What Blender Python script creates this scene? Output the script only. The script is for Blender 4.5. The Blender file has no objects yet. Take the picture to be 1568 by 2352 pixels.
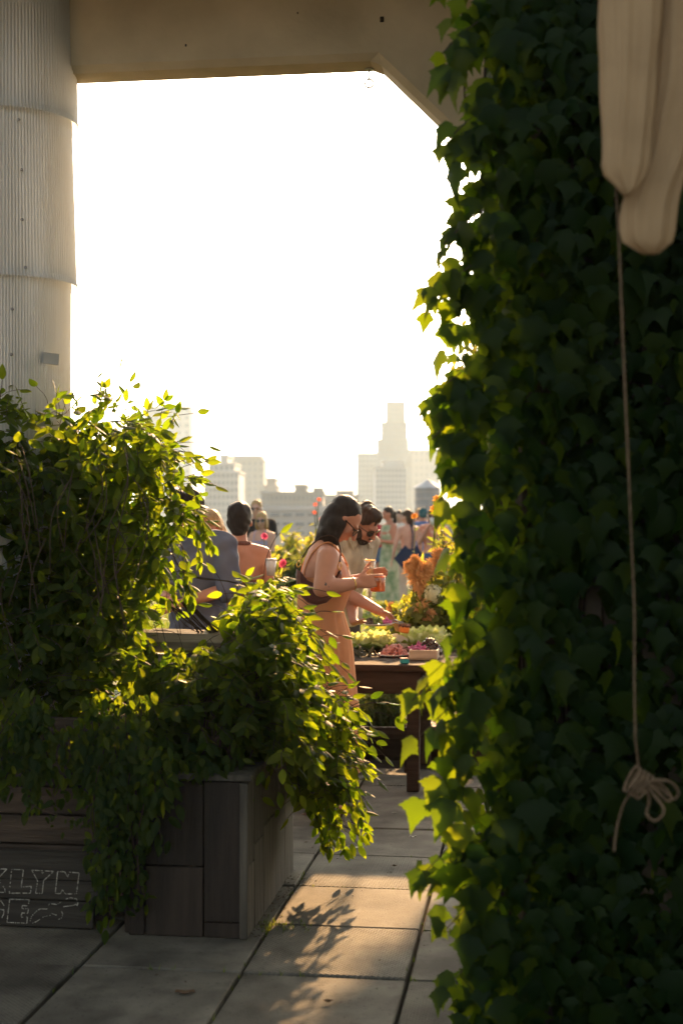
import bpy, bmesh, math, random
import numpy as np
from mathutils import Vector, Matrix, Euler
R = math.radians
random.seed(7); rng = np.random.default_rng(7)
sc = bpy.context.scene
C = sc.collection
# ------------------------------------------------------------------ camera
cam_d = bpy.data.cameras.new('camera'); cam = bpy.data.objects.new('camera', cam_d); C.objects.link(cam)
cam.location = (0, 0, 1.6); cam.rotation_euler = (R(90.33), 0, 0)
cam_d.sensor_fit = 'HORIZONTAL'; cam_d.sensor_width = 24; cam_d.lens = 50
cam_d.clip_start = 0.1; cam_d.clip_end = 9000
cam_d.dof.use_dof = True; cam_d.dof.focus_distance = 7.0; cam_d.dof.aperture_fstop = 2.6
sc.camera = cam
# ------------------------------------------------------------------ sky, sun, exposure
SUN_EL, SUN_AZ = 21.0, 9.0          # azimuth: degrees right of the view direction (+Y)
w = bpy.data.worlds.new('World'); sc.world = w; w.use_nodes = True
nt = w.node_tree; bg = nt.nodes['Background']
sky = nt.nodes.new('ShaderNodeTexSky'); sky.sky_type = 'NISHITA'; sky.sun_disc = False
sky.sun_elevation = R(SUN_EL); sky.sun_rotation = R(SUN_AZ); sky.air_density = 1.0; sky.dust_density = 4.0; sky.ozone_density = 0.6
hs = nt.nodes.new('ShaderNodeHueSaturation'); hs.inputs['Saturation'].default_value = .5; nt.links.new(sky.outputs[0], hs.inputs['Color'])   # warm white balance
wb_ = nt.nodes.new('ShaderNodeVectorMath'); wb_.operation = 'MULTIPLY'; wb_.inputs[1].default_value = (1.0, .95, .86); nt.links.new(hs.outputs[0], wb_.inputs[0])
nt.links.new(wb_.outputs[0], bg.inputs[0]); bg.inputs[1].default_value = 0.10
sun_d = bpy.data.lights.new('sun', 'SUN'); sun = bpy.data.objects.new('sun', sun_d); C.objects.link(sun)
sun_d.energy = 5.0; sun_d.angle = R(1.0); sun_d.color = (1.0, 0.58, 0.26)
sd = Vector((math.sin(R(SUN_AZ))*math.cos(R(SUN_EL)), math.cos(R(SUN_AZ))*math.cos(R(SUN_EL)), math.sin(R(SUN_EL))))
sun.rotation_euler = (-sd).to_track_quat('-Z', 'Y').to_euler(); sun.location = (5, 40, 20)
sc.view_settings.view_transform = 'Standard'; sc.view_settings.look = 'None'
sc.view_settings.exposure = 1.75; sc.view_settings.gamma = 1.0
sc.cycles.use_denoising = True; sc.cycles.max_bounces = 8; sc.cycles.diffuse_bounces = 4; sc.cycles.transmission_bounces = 6
sc.cycles.transparent_max_bounces = 8; sc.cycles.volume_bounces = 1; sc.cycles.sample_clamp_indirect = 6
sc.cycles.caustics_reflective = False; sc.cycles.caustics_refractive = False

# ------------------------------------------------------------------ helpers
F = 3267.0
TH = R(7.5); U = Vector((math.sin(TH), math.cos(TH), 0)); V = Vector((math.cos(TH), -math.sin(TH), 0))   # paving directions
def P(x, y, d): return Vector(((x-784)/F*d, d, 1.6+(1195-y)/F*d))      # photo measure -> metres at depth d
def frame(u, v, z=0.0): return U*u+V*v+Vector((0, 0, z))

def tag(o, label=None, cat=None, group=None, kind=None):
    if label: o['label'] = label
    if cat: o['category'] = cat
    if group: o['group'] = group
    if kind: o['kind'] = kind
    return o
def link(name, me, m=None, parent=None, smooth=False):
    o = bpy.data.objects.new(name, me); C.objects.link(o)
    if m is not None and len(me.materials) == 0: me.materials.append(m)
    if parent is not None: o.parent = parent
    if smooth: me.polygons.foreach_set('use_smooth', [True]*len(me.polygons))
    return o
def obj(name, vs, fs, m, parent=None, smooth=False):
    me = bpy.data.meshes.new(name); me.from_pydata([tuple(v) for v in vs], [], fs); me.update()
    return link(name, me, m, parent, smooth)
def empty(name, loc=(0, 0, 0), rz=0.0):
    o = bpy.data.objects.new(name, None); C.objects.link(o); o.location = loc; o.rotation_euler = (0, 0, rz); o.empty_display_size = .1
    return o
def bm_obj(name, bm, m, parent=None, smooth=False):
    me = bpy.data.meshes.new(name); bm.to_mesh(me); bm.free(); return link(name, me, m, parent, smooth)
def box_mesh(name, sx, sy, sz, bev=.004, seg=1, jit=0.0):
    bm = bmesh.new(); bmesh.ops.create_cube(bm, size=1)
    for v in bm.verts:
        v.co = Vector((v.co.x*sx, v.co.y*sy, v.co.z*sz))
        if jit: v.co += Vector((random.uniform(-jit, jit), random.uniform(-jit, jit), random.uniform(-jit, jit)))
    if bev: bmesh.ops.bevel(bm, geom=bm.edges[:], offset=bev, segments=seg, affect='EDGES')
    me = bpy.data.meshes.new(name); bm.to_mesh(me); bm.free(); return me
def box(name, loc, size, m, parent=None, rz=0.0, bev=.004, rot=None, jit=0.0):
    o = link(name, box_mesh(name, *size, bev=bev, jit=jit), m, parent); o.location = loc
    o.rotation_euler = rot if rot else (0, 0, rz); return o
class MB:
    def __init__(s): s.v = []; s.f = []
    def add(s, vs, fs):
        n = len(s.v); s.v += [tuple(p) for p in vs]; s.f += [tuple(i+n for i in f) for f in fs]
    def build(s, name, m, parent=None, smooth=False): return obj(name, s.v, s.f, m, parent, smooth)
def tube_data(pts, rad, n=6, flat=1.0, cap=True):
    pts = [Vector(p) for p in pts]; k = len(pts)
    rs = rad if isinstance(rad, (list, tuple)) else [rad]*k
    vs, fs = [], []; nrm = None
    for i in range(k):
        t = (pts[min(i+1, k-1)]-pts[max(i-1, 0)])
        t = t.normalized() if t.length > 1e-9 else Vector((0, 0, 1))
        if nrm is None:
            a = Vector((0, 0, 1)) if abs(t.z) < .9 else Vector((1, 0, 0)); nrm = t.cross(a).normalized()
        else:
            nrm = (nrm-t*nrm.dot(t)); nrm = nrm.normalized() if nrm.length > 1e-6 else t.orthogonal().normalized()
        b = t.cross(nrm)
        for j in range(n):
            a = 2*math.pi*j/n; vs.append(pts[i]+(nrm*math.cos(a)*flat+b*math.sin(a))*rs[i])
    for i in range(k-1):
        for j in range(n): fs.append((i*n+j, i*n+(j+1) % n, (i+1)*n+(j+1) % n, (i+1)*n+j))
    if cap: fs += [tuple(range(n-1, -1, -1)), tuple(range((k-1)*n, k*n))]
    return vs, fs
def spline(pts, sub=6):
    pts = [Vector(p) for p in pts]; out = []
    for i in range(len(pts)-1):
        p0, p1, p2, p3 = pts[max(i-1, 0)], pts[i], pts[i+1], pts[min(i+2, len(pts)-1)]
        for s in range(sub):
            t = s/sub
            out.append(.5*((2*p1)+(p2-p0)*t+(2*p0-5*p1+4*p2-p3)*t*t+(3*p1-p0-3*p2+p3)*t*t*t))
    return out+[pts[-1]]
def loft_data(rings, n=24, cap=True):
    """rings: (center, rx, ry[, rotation]) with horizontal ellipses unless center carries axes"""
    vs, fs = [], []
    for r in rings:
        c = Vector(r[0]); ax, ay = (r[3], r[4]) if len(r) > 4 else (Vector((1, 0, 0)), Vector((0, 1, 0)))
        for j in range(n):
            a = 2*math.pi*j/n; vs.append(c+ax*(r[1]*math.cos(a))+ay*(r[2]*math.sin(a)))
    k = len(rings)
    for i in range(k-1):
        for j in range(n): fs.append((i*n+j, i*n+(j+1) % n, (i+1)*n+(j+1) % n, (i+1)*n+j))
    if cap: fs += [tuple(range(n-1, -1, -1)), tuple(range((k-1)*n, k*n))]
    return vs, fs

# ------------------------------------------------------------------ materials
def mat(name, col, rough=.6, var=.15, scale=6.0, bump=0.0, bscale=40.0, metal=0.0, trans=0.0, tcol=None, stretch=(1, 1, 1), spec=.4,
        col2=None, rnd=.12, coat=0.0, detail=4.0, alpha=1.0):
    m = bpy.data.materials.new(name); m.use_nodes = True; n = m.node_tree.nodes; l = m.node_tree.links
    b = n['Principled BSDF']; out = n['Material Output']
    tc = n.new('ShaderNodeTexCoord'); mp = n.new('ShaderNodeMapping'); l.new(tc.outputs['Object'], mp.inputs[0])
    mp.inputs['Scale'].default_value = stretch
    no = n.new('ShaderNodeTexNoise'); no.inputs['Scale'].default_value = scale; no.inputs['Detail'].default_value = detail; l.new(mp.outputs[0], no.inputs['Vector'])
    cr = n.new('ShaderNodeValToRGB'); l.new(no.outputs[0], cr.inputs[0])
    c = np.array(col[:3]); c2 = np.array(col2[:3]) if col2 else np.minimum(c*(1+var), 1)
    cr.color_ramp.elements[0].position = .32; cr.color_ramp.elements[1].position = .68
    cr.color_ramp.elements[0].color = (*(c*(1-var)), 1); cr.color_ramp.elements[1].color = (*c2, 1)
    oi = n.new('ShaderNodeObjectInfo'); mr = n.new('ShaderNodeMapRange'); l.new(oi.outputs['Random'], mr.inputs[0])
    mr.inputs[3].default_value = 1-rnd; mr.inputs[4].default_value = 1+rnd
    mx = n.new('ShaderNodeVectorMath'); mx.operation = 'SCALE'; l.new(cr.outputs[0], mx.inputs[0]); l.new(mr.outputs[0], mx.inputs['Scale'])
    l.new(mx.outputs[0], b.inputs['Base Color']); b.inputs['Roughness'].default_value = rough; b.inputs['Metallic'].default_value = metal
    b.inputs['Specular IOR Level'].default_value = spec; b.inputs['Coat Weight'].default_value = coat
    if bump:
        n2 = n.new('ShaderNodeTexNoise'); n2.inputs['Scale'].default_value = bscale; n2.inputs['Detail'].default_value = 5; l.new(mp.outputs[0], n2.inputs['Vector'])
        bp = n.new('ShaderNodeBump'); bp.inputs['Strength'].default_value = bump; bp.inputs['Distance'].default_value = .01
        l.new(n2.outputs[0], bp.inputs['Height']); l.new(bp.outputs[0], b.inputs['Normal'])
    if trans:
        t = n.new('ShaderNodeBsdfTranslucent'); t.inputs[0].default_value = (*(tcol or col), 1)
        ms = n.new('ShaderNodeMixShader'); ms.inputs[0].default_value = trans
        l.new(b.outputs[0], ms.inputs[1]); l.new(t.outputs[0], ms.inputs[2]); l.new(ms.outputs[0], out.inputs[0])
    return m
def leaf_mat(name, c1, c2, t1, t2, trans=.5, rough=.45, spec=.5):
    """leaf: colour varies leaf by leaf; light passes through"""
    m = bpy.data.materials.new(name); m.use_nodes = True; n = m.node_tree.nodes; l = m.node_tree.links
    b = n['Principled BSDF']; out = n['Material Output']
    g = n.new('ShaderNodeNewGeometry'); oi = n.new('ShaderNodeObjectInfo')
    ad = n.new('ShaderNodeMath'); ad.operation = 'ADD'; l.new(g.outputs['Random Per Island'], ad.inputs[0]); l.new(oi.outputs['Random'], ad.inputs[1])
    fr = n.new('ShaderNodeMath'); fr.operation = 'FRACT'; l.new(ad.outputs[0], fr.inputs[0])
    cr = n.new('ShaderNodeValToRGB'); cr.color_ramp.elements[0].color = (*c1, 1); cr.color_ramp.elements[1].color = (*c2, 1); l.new(fr.outputs[0], cr.inputs[0])
    ct = n.new('ShaderNodeValToRGB'); ct.color_ramp.elements[0].color = (*t1, 1); ct.color_ramp.elements[1].color = (*t2, 1); l.new(fr.outputs[0], ct.inputs[0])
    tc = n.new('ShaderNodeTexCoord'); no = n.new('ShaderNodeTexNoise'); no.inputs['Scale'].default_value = 30; l.new(tc.outputs['Object'], no.inputs['Vector'])
    mr = n.new('ShaderNodeMapRange'); l.new(no.outputs[0], mr.inputs[0]); mr.inputs[3].default_value = .7; mr.inputs[4].default_value = 1.3
    sc1 = n.new('ShaderNodeVectorMath'); sc1.operation = 'SCALE'; l.new(cr.outputs[0], sc1.inputs[0]); l.new(mr.outputs[0], sc1.inputs['Scale'])
    l.new(sc1.outputs[0], b.inputs['Base Color']); b.inputs['Roughness'].default_value = rough; b.inputs['Specular IOR Level'].default_value = spec
    t = n.new('ShaderNodeBsdfTranslucent'); l.new(ct.outputs[0], t.inputs[0])
    ms = n.new('ShaderNodeMixShader'); ms.inputs[0].default_value = trans
    l.new(b.outputs[0], ms.inputs[1]); l.new(t.outputs[0], ms.inputs[2]); l.new(ms.outputs[0], out.inputs[0])
    return m
def paver_mat(name, tread):
    m = mat(name, (.118, .114, .095), rough=.85, var=.34, scale=4.0, bump=.3, bscale=160, rnd=.16, spec=.25, detail=9)
    n = m.node_tree.nodes; l = m.node_tree.links; b = n['Principled BSDF']
    # blotchy water stains and dark specks
    tcs = n['Texture Coordinate']; src = b.inputs['Base Color'].links[0].from_socket
    ad = n.new('ShaderNodeVectorMath'); oi2 = n['Object Info']; l.new(tcs.outputs['Object'], ad.inputs[0]); l.new(oi2.outputs['Location'], ad.inputs[1])
    for sc_, lo, hi, dk in ((3.2, .38, .62, .62), (70, .30, .40, .55), (9, .30, .45, .8)):
        ns = n.new('ShaderNodeTexNoise'); ns.inputs['Scale'].default_value = sc_; ns.inputs['Detail'].default_value = 6; l.new(ad.outputs[0], ns.inputs['Vector'])
        mr2 = n.new('ShaderNodeMapRange'); mr2.inputs[1].default_value = lo; mr2.inputs[2].default_value = hi; mr2.inputs[3].default_value = dk; mr2.inputs[4].default_value = 1.08; l.new(ns.outputs[0], mr2.inputs[0])
        mm_ = n.new('ShaderNodeVectorMath'); mm_.operation = 'SCALE'; l.new(src, mm_.inputs[0]); l.new(mr2.outputs[0], mm_.inputs['Scale']); src = mm_.outputs[0]
    l.new(src, b.inputs['Base Color'])
    if tread:
        tc = n['Texture Coordinate']; hs = []
        for a in (45, -45):
            mp = n.new('ShaderNodeMapping'); mp.inputs['Rotation'].default_value = (0, 0, R(a)); l.new(tc.outputs['Object'], mp.inputs[0])
            wv = n.new('ShaderNodeTexWave'); wv.inputs['Scale'].default_value = 22; l.new(mp.outputs[0], wv.inputs['Vector']); hs.append(wv)
        mu = n.new('ShaderNodeMath'); mu.operation = 'MULTIPLY'; l.new(hs[0].outputs['Fac'], mu.inputs[0]); l.new(hs[1].outputs['Fac'], mu.inputs[1])
        bp = n.new('ShaderNodeBump'); bp.inputs['Strength'].default_value = .7; bp.inputs['Distance'].default_value = .006
        l.new(mu.outputs[0], bp.inputs['Height']); l.new(bp.outputs[0], b.inputs['Normal'])
    return m
m_paver = paver_mat('paver concrete', False); m_tread = paver_mat('paver tread', True)
m_deck = mat('roof deck dirt', (.06, .05, .04), .95, .3, 12)
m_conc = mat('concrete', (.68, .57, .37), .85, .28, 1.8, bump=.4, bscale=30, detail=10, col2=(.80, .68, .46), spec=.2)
m_plastic = mat('corrugated plastic', (.74, .76, .74), .3, .26, 5.0, trans=.42, tcol=(.80, .84, .86), col2=(.90, .91, .90), stretch=(1, 1, .16), spec=.5)
m_metal = mat('steel', (.35, .34, .33), .4, .1, 9, metal=.9)
m_gold = mat('gold', (.8, .55, .2), .25, .05, 9, metal=1.0)
m_wood_dark = mat('dark stained wood', (.024, .017, .0125), .7, .4, 5, bump=.5, bscale=20, stretch=(6, 6, .6), rnd=.25)
m_wood_grey = mat('weathered grey wood', (.078, .070, .056), .8, .4, 5, bump=.5, bscale=20, stretch=(6, 6, .6), rnd=.25)
m_wood_h = mat('weathered plank', (.045, .034, .025), .75, .4, 5, bump=.5, bscale=18, stretch=(.6, 6, 6), rnd=.2)
m_wood_log = mat('silvered timber', (.30, .24, .17), .7, .35, 5, bump=.6, bscale=16, stretch=(.5, 8, 8))
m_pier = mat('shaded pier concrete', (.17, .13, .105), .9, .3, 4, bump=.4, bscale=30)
m_wood_tab = mat('table timber', (.042, .029, .022), .85, .4, 4, bump=.4, bscale=18, stretch=(.6, 6, 6), rnd=.2, spec=.12)
m_wood_red = mat('reddish plank', (.30, .15, .09), .7, .3, 4, bump=.3, bscale=18, stretch=(.6, 6, 6))
m_wood_pale = mat('pale tray wood', (.55, .42, .30), .6, .15, 5, stretch=(.6, 6, 6))
m_sign = mat('sign board', (.034, .032, .027), .85, .35, 5, bump=.6, bscale=20, stretch=(.5, 7, 7))
m_chalk = mat('chalk', (.26, .26, .235), .95, .5, 60)
m_soil = mat('soil', (.05, .036, .026), .95, .4, 20, bump=.6, bscale=40)
m_canvas = mat('canvas', (.46, .33, .19), .9, .1, 8, bump=.15, bscale=300, spec=.15, trans=.12, tcol=(.7, .5, .3))
m_rope = mat('rope', (.15, .105, .062), .9, .3, 60, bump=.6, bscale=120)
m_stem = mat('vine stem', (.06, .038, .025), .8, .35, 30)
m_stem_g = mat('green stem', (.10, .13, .03), .7, .25, 30, trans=.2, tcol=(.3, .3, .05))
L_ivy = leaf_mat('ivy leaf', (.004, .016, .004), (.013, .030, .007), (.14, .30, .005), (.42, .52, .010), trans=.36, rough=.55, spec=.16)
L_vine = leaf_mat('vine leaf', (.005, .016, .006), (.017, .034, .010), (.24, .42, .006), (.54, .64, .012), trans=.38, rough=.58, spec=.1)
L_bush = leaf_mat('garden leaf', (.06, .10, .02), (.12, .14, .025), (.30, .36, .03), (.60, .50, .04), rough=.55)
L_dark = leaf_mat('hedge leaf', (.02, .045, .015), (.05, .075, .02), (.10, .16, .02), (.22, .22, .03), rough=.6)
L_lett = leaf_mat('lettuce leaf', (.45, .52, .16), (.70, .70, .42), (.60, .68, .16), (.85, .85, .42), rough=.5)
L_lettd = leaf_mat('lettuce outer leaf', (.10, .19, .04), (.25, .34, .08), (.25, .36, .05), (.5, .52, .1), rough=.5)
L_amar = leaf_mat('amaranth plume', (.72, .44, .20), (.85, .60, .32), (.85, .56, .26), (.95, .72, .40), rough=.8)
L_grass = leaf_mat('grass blade', (.05, .10, .02), (.10, .14, .03), (.14, .22, .03), (.28, .30, .04), rough=.7)
# ================================================================== SETTING
city = obj('city_ground', [(-4000, -4000, -30), (4000, -4000, -30), (4000, 4000, -30), (-4000, 4000, -30)], [(0, 1, 2, 3)], mat('city asphalt', (.07, .065, .06), .9, .3, .01)); tag(city, kind='structure')
deck = box('roof_deck', frame(17, -2, -15.06), (60, 52, 30), m_deck, rz=-TH, bev=0); tag(deck, kind='structure')
floor = empty('paved_floor'); tag(floor, kind='structure')
pm = [box_mesh('paver', .576, .588, .05, bev=.005) for _ in range(2)]
for i in range(-4, 8):
    for j in range(-5, 4):
        u = 4.95+.6*i+.3; v = -.42+.59*j+.295
        if u > 9.4: continue
        tread = (i*7+j*5) % 4 == 1 or (j == -1 and i == 0) or (j == -3 and i < 3)
        me = pm[1 if tread else 0]
        o = link('paver', me, m_tread if tread else m_paver, floor)
        o.location = frame(u, v, -.025+random.uniform(-.003, .003)); o.rotation_euler = (random.uniform(-.003, .003), random.uniform(-.003, .003), -TH+random.uniform(-.004, .004))
# joint weeds and dust
mb = MB()
for k in range(260):
    on_v = random.random() < .5
    if on_v: u, v = random.uniform(4.2, 9), -.42+.59*random.choice([-2, -1, -1, 0, -2])
    else: u, v = 4.95+.6*random.choice([0, 1, 1, 2, 3, 4]), random.uniform(-1.4, .1)
    if random.random() < .45: u, v = random.gauss(5.53, .05), random.gauss(-1.0, .06)
    p = frame(u+random.gauss(0, .006), v+random.gauss(0, .006), -.01)
    for q in range(3):
        a = random.uniform(0, 6.28); r = random.uniform(.006, .016); h = random.uniform(.008, .03)
        d = Vector((math.cos(a), math.sin(a), 0)); s = Vector((-d.y, d.x, 0))*.003
        mb.add([p-s, p+s, p+d*r+Vector((0, 0, h))], [(0, 1, 2)])
lit = MB()
for k in range(170):
    u, v = random.uniform(5.35, 6.3), -1.075+abs(random.gauss(0, .05))
    if random.random() < .25: u, v = random.uniform(4.3, 7), random.uniform(-1.5, .2)
    p = frame(u, v, .003); a = random.uniform(0, 6.28); r = random.uniform(.003, .012); d = Vector((math.cos(a), math.sin(a), 0)); s = Vector((-d.y, d.x, 0))
    lit.add([p-d*r, p+s*r*.5+Vector((0, 0, .004)), p+d*r+Vector((0, 0, .002)), p-s*r*.5+Vector((0, 0, .003))], [(0, 1, 2, 3)])
tag(lit.build('leaf_litter', mat('litter', (.07, .045, .025), .9, .4, 50)), 'crumbs of soil and leaf litter along the planter base', 'litter', kind='stuff')
tag(mb.build('joint_weeds', L_grass), 'tiny weeds growing in the joints of the paving', 'weeds', kind='stuff')
m_dry = mat('dry leaf', (.10, .06, .03), .8, .3, 30); m_petal = mat('pale petal', (.6, .58, .52), .7, .1, 30)
for k, (x, y, mm, s, nm, lb) in enumerate([(425, 2282, m_dry, .03, 'dead_leaf', 'curled brown dead leaf on the near left paver'), (753, 2304, m_dry, .018, 'dead_leaf', 'small dark dead leaf on the nearest middle paver'),
        (824, 1950, m_petal, .022, 'fallen_petal', 'largest pale petal lying mid path beside the planter'), (948, 1925, m_petal, .016, 'fallen_petal', 'pale petal on the path closest to the ivy'),
        (905, 1870, m_petal, .012, 'fallen_petal', 'tiny pale petal farthest along the shaded path'), (905, 1992, m_dry, .014, 'dead_leaf', 'small brown leaf on the middle of the path')]):
    Y = 5227/(y-1195); X = (x-784)/F*Y
    vs = [(s*math.cos(a)*(1.2+.3*math.sin(3*a)), s*.6*math.sin(a), .003+.006*abs(math.sin(2*a+k))) for a in np.linspace(0, 6.28, 9)[:-1]]
    o = obj(nm, [(0, 0, .002)]+vs, [(0, i+1, (i+1) % 8+1) for i in range(8)], mm); o.location = (X, Y, .003); tag(o, lb, 'petal' if 'petal' in nm else 'leaf')

# planting bed behind the paving
bed = empty('garden_bed'); tag(bed, kind='structure')
o = box('soil', frame(10.6, .2, .02), (9, 1.6, .2), m_soil, bed, rz=-TH, bev=0)
lawn = box('lawn', frame(26.3, 0, -.05), (46, 30, .3), mat('lawn turf', (.045, .075, .02), .95, .35, 3), rz=-TH, bev=0); tag(lawn, kind='structure')
edge = empty('timber_bed_edging', frame(9.68, 0, 0), -TH); tag(edge, 'dark timber boards edging the garden bed under the table', 'edging')
for k in range(4): box('board', (-3.3+k*1.9, 0, .075), (1.895, .05, .17), m_wood_tab, edge, jit=.003)
pk = empty('loose_plank', frame(9.45, -.62, .0), -TH-.3); tag(pk, 'pinkish sunlit plank lying over the bed edging behind table leg', 'plank')
box('board', (.12, .15, .2), (.7, .2, .045), m_wood_red, pk, jit=.004)
box('cleat', (.12, .13, .08), (.08, .16, .16), m_wood_tab, pk)

# ---------------------------------------------------------------- concrete frame overhead
def prism(name, prof, u0, u1, m, parent, bev=.02):
    """profile in (v,z), extruded along u"""
    bm = bmesh.new(); a = [bm.verts.new(frame(u0, v, z)) for v, z in prof]; b = [bm.verts.new(frame(u1, v, z)) for v, z in prof]; n = len(prof)
    bm.faces.new(a[::-1]); bm.faces.new(b)
    for i in range(n): bm.faces.new((a[i], a[(i+1) % n], b[(i+1) % n], b[i]))
    bmesh.ops.recalc_face_normals(bm, faces=bm.faces[:])
    bm.edges.ensure_lookup_table()
    if bev: bmesh.ops.bevel(bm, geom=bm.edges[:], offset=bev, segments=1, affect='EDGES')
    return bm_obj(name, bm, m, parent)
fr = empty('concrete_frame'); tag(fr, 'weathered concrete beam with angled haunch spanning the opening overhead', 'concrete frame')
prism('beam', [(-2.2, 3.605), (-.655, 3.605), (-.045, 2.995), (-.045, 4.05), (-2.2, 4.05)], 6.13, 6.33, m_conc, fr, .028)
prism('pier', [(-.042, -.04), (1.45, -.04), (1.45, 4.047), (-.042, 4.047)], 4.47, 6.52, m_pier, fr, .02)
prism('added_roof_slab', [(-7, 4.06), (5, 4.06), (5, 4.35), (-7, 4.35)], 4.7, 6.58, m_conc, fr, 0)  # unseen slab, added and sized to control the shade below
prism('added_side_wall', [(-3.5, -.04), (-3.3, -.04), (-3.3, 4.055), (-3.5, 4.055)], 2.8, 3.6, m_conc, fr, 0)  # unseen left wall, added to darken the near space
prism('added_side_wall', [(1.46, -.04), (1.66, -.04), (1.66, 4.055), (1.46, 4.055)], 2.4, 5.9, m_conc, fr, 0)  # unseen right wall, added to cut light from the side
m_hole = mat('tie hole', (.05, .04, .03), .9)
for v_, z_, s_ in [(-.63, 3.775, .017), (-1.50, 3.70, .008), (-1.0, 3.82, .006)]: box('tie_hole', frame(6.128, v_, z_), (s_, .006, s_*1.4), m_hole, fr, rz=-TH, bev=.002)
# eye hook under the beam
hk = empty('eye_hook', frame(6.26, -.70, 3.603)); tag(hk, 'thin steel ring hook hanging below the concrete beam corner', 'hook')
mb = MB(); mb.add(*tube_data([(0, 0, 0), (0, 0, -.004)], .02, 10)); mb.build('plate', m_metal, hk)
mb = MB(); mb.add(*tube_data([(0, 0, 0), (0, 0, -.045)], .0045, 6)); mb.build('shank', m_metal, hk)
mb = MB(); mb.add(*tube_data([(0.019*math.sin(a), 0, -.064+.019*math.cos(a)) for a in np.linspace(0, 6.283, 20)], .0042, 6)); mb.build('ring', m_metal, hk)

# clad round column
colc = P(0, 1195, 6.42); colc.z = 0
co = empty('clad_column', colc); tag(co, 'round column wrapped in overlapping ribbed translucent plastic sheets', 'column')
mb = MB(); mb.add(*loft_data([(Vector((0, 0, -.04)), .21, .21), (Vector((0, 0, 4.05)), .21, .21)], 40)); mb.build('core', m_conc, co, True)
def sheet(z0, z1, r0, r1, a0, name='sheet'):
    n = 300; zs = [z0, z0+.03, z0+.12, (z0+z1)/2, z1]; vs, fs = [], []
    for k, z in enumerate(zs):
        f = (z-z0)/(z1-z0); r = r0+(r1-r0)*f+(.006 if k == 0 else 0)
        for j in range(n+1):
            a = a0+2*math.pi*1.04*j/n; rr = r+.0015*math.cos(j*math.pi)+.004*j/n+.004*math.sin(a*3+z0)
            vs.append((rr*math.cos(a), rr*math.sin(a), z))
    m = n+1
    for k in range(len(zs)-1):
        for j in range(n): fs.append((k*m+j, k*m+j+1, (k+1)*m+j+1, (k+1)*m+j))
    return obj(name, vs, fs, m_plastic, co, False)
sheet(3.38, 4.05, .345, .330, R(-88)-6.53+.0); sheet(2.655, 3.43, .338, .314, R(-82)-6.53); sheet(.0, 2.70, .300, .310, R(-86)-6.53)
for x, y in [(38, 270), (44, 385), (45, 500), (27, 707), (25, 812), (52, 610)]:
    z = 1.6+(1195-y)/F*6.1; a = math.asin(max(-1, min(1, ((x-784)/F*6.1-colc.x)/.33))) - math.pi/2
    o = box('screw', ((.336 if y < 640 else .314)*math.cos(a), (.336 if y < 640 else .314)*math.sin(a), z), (.013, .013, .013), m_metal, co, bev=.004)
tp = P(103, 818, 6.15)-colc; o = box('tape', (tp.x, -math.sqrt(max(.01, .316**2-tp.x**2))-.003, 1.6+(1195-818)/F*6.15), (.085, .004, .05), mat('tape', (.5, .48, .42), .6), co, rz=.3, bev=0); o.rotation_euler = (0, .08, .38)

# ---------------------------------------------------------------- skyline
m_bw = [mat('pale stone facade', (.52, .51, .49), .9, .06, .05), mat('tan brick facade', (.32, .30, .28), .9, .08, .05), mat('brown tower facade', (.24, .21, .20), .9, .08, .05), mat('grey facade', (.36, .35, .34), .9, .06, .05)]
m_glass = mat('window glass', (.16, .17, .18), .4, .2, 1, spec=.4)
m_roofgrey = mat('tank roof metal', (.30, .34, .40), .5, .1, 2)
m_tank = mat('tank grey staves', (.20, .22, .25), .7, .15, 2, stretch=(6, 6, .3))
def building(name, label, blocks, d, m, win=None, depth=25, yaw=0.0):
    xc = sum(b[0]+b[1] for b in blocks)/2/len(blocks); base = P(xc, 1195, d); base.z = -30
    e = empty(name, base, yaw); tag(e, label, 'building', 'hazy skyline buildings')
    wm = None
    for k, (x0, x1, yt) in enumerate(blocks):
        X0 = (x0-784)/F*d-base.x; X1 = (x1-784)/F*d-base.x; h = 31.6+(1195-yt)/F*d
        dp = depth-1.5*k
        box('wall', ((X0+X1)/2, dp/2+.9*k, h/2), (X1-X0, dp, h), m, e, bev=0)
        box('parapet', ((X0+X1)/2, dp/2+.9*k, h+.25), (X1-X0+.6, dp+.6, .5), m, e, bev=0)
        if win and k in win:
            nx, nz, fw, fh, zlow = win[k]
            sx = (X1-X0)/nx; zb = 31.6+(1195-zlow)/F*d; sz = (h-zb)/nz
            wm = box_mesh('window', sx*fw, .3, sz*fh, bev=0); fm = box_mesh('sill', sx*fw*1.15, .5, sz*.08, bev=0)
            for i in range(nx):
                for j in range(nz):
                    o = link('window', wm, m_glass, e); o.location = (X0+sx*(i+.5), .9*k-.04, zb+sz*(j+.5))
                    s = link('sill', fm, m, o); s.location = (0, -.05, -sz*fh*.55)
    return e
building('tower_block', 'faint pale tower rising behind the left vine top', [(330, 438, 933)], 900, m_bw[3], {0: (6, 14, .5, .5, 1180)})
building('stepped_building', 'pale stepped building with window grid at the left of the skyline', [(468, 548, 1085), (478, 538, 1066), (504, 521, 1047)], 420, m_bw[0], {0: (8, 8, .5, .5, 1215), 1: (5, 1, .4, .5, 1084)})
building('office_block', 'plain tan block beside the pale stepped building', [(527, 606, 1058), (530, 600, 1048)], 620, m_bw[1], {0: (6, 9, .35, .45, 1190)})
building('rooftop_tower', 'small dark rooftop tower between the tan block and the low roofs', [(606, 636, 1118), (612, 632, 1100)], 500, m_bw[2])
building('low_warehouse', 'long low warehouse with lit window bands in mid skyline', [(600, 742, 1134), (676, 702, 1117), (720, 738, 1125)], 300, m_bw[1], {0: (14, 4, .6, .5, 1215)})
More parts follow.
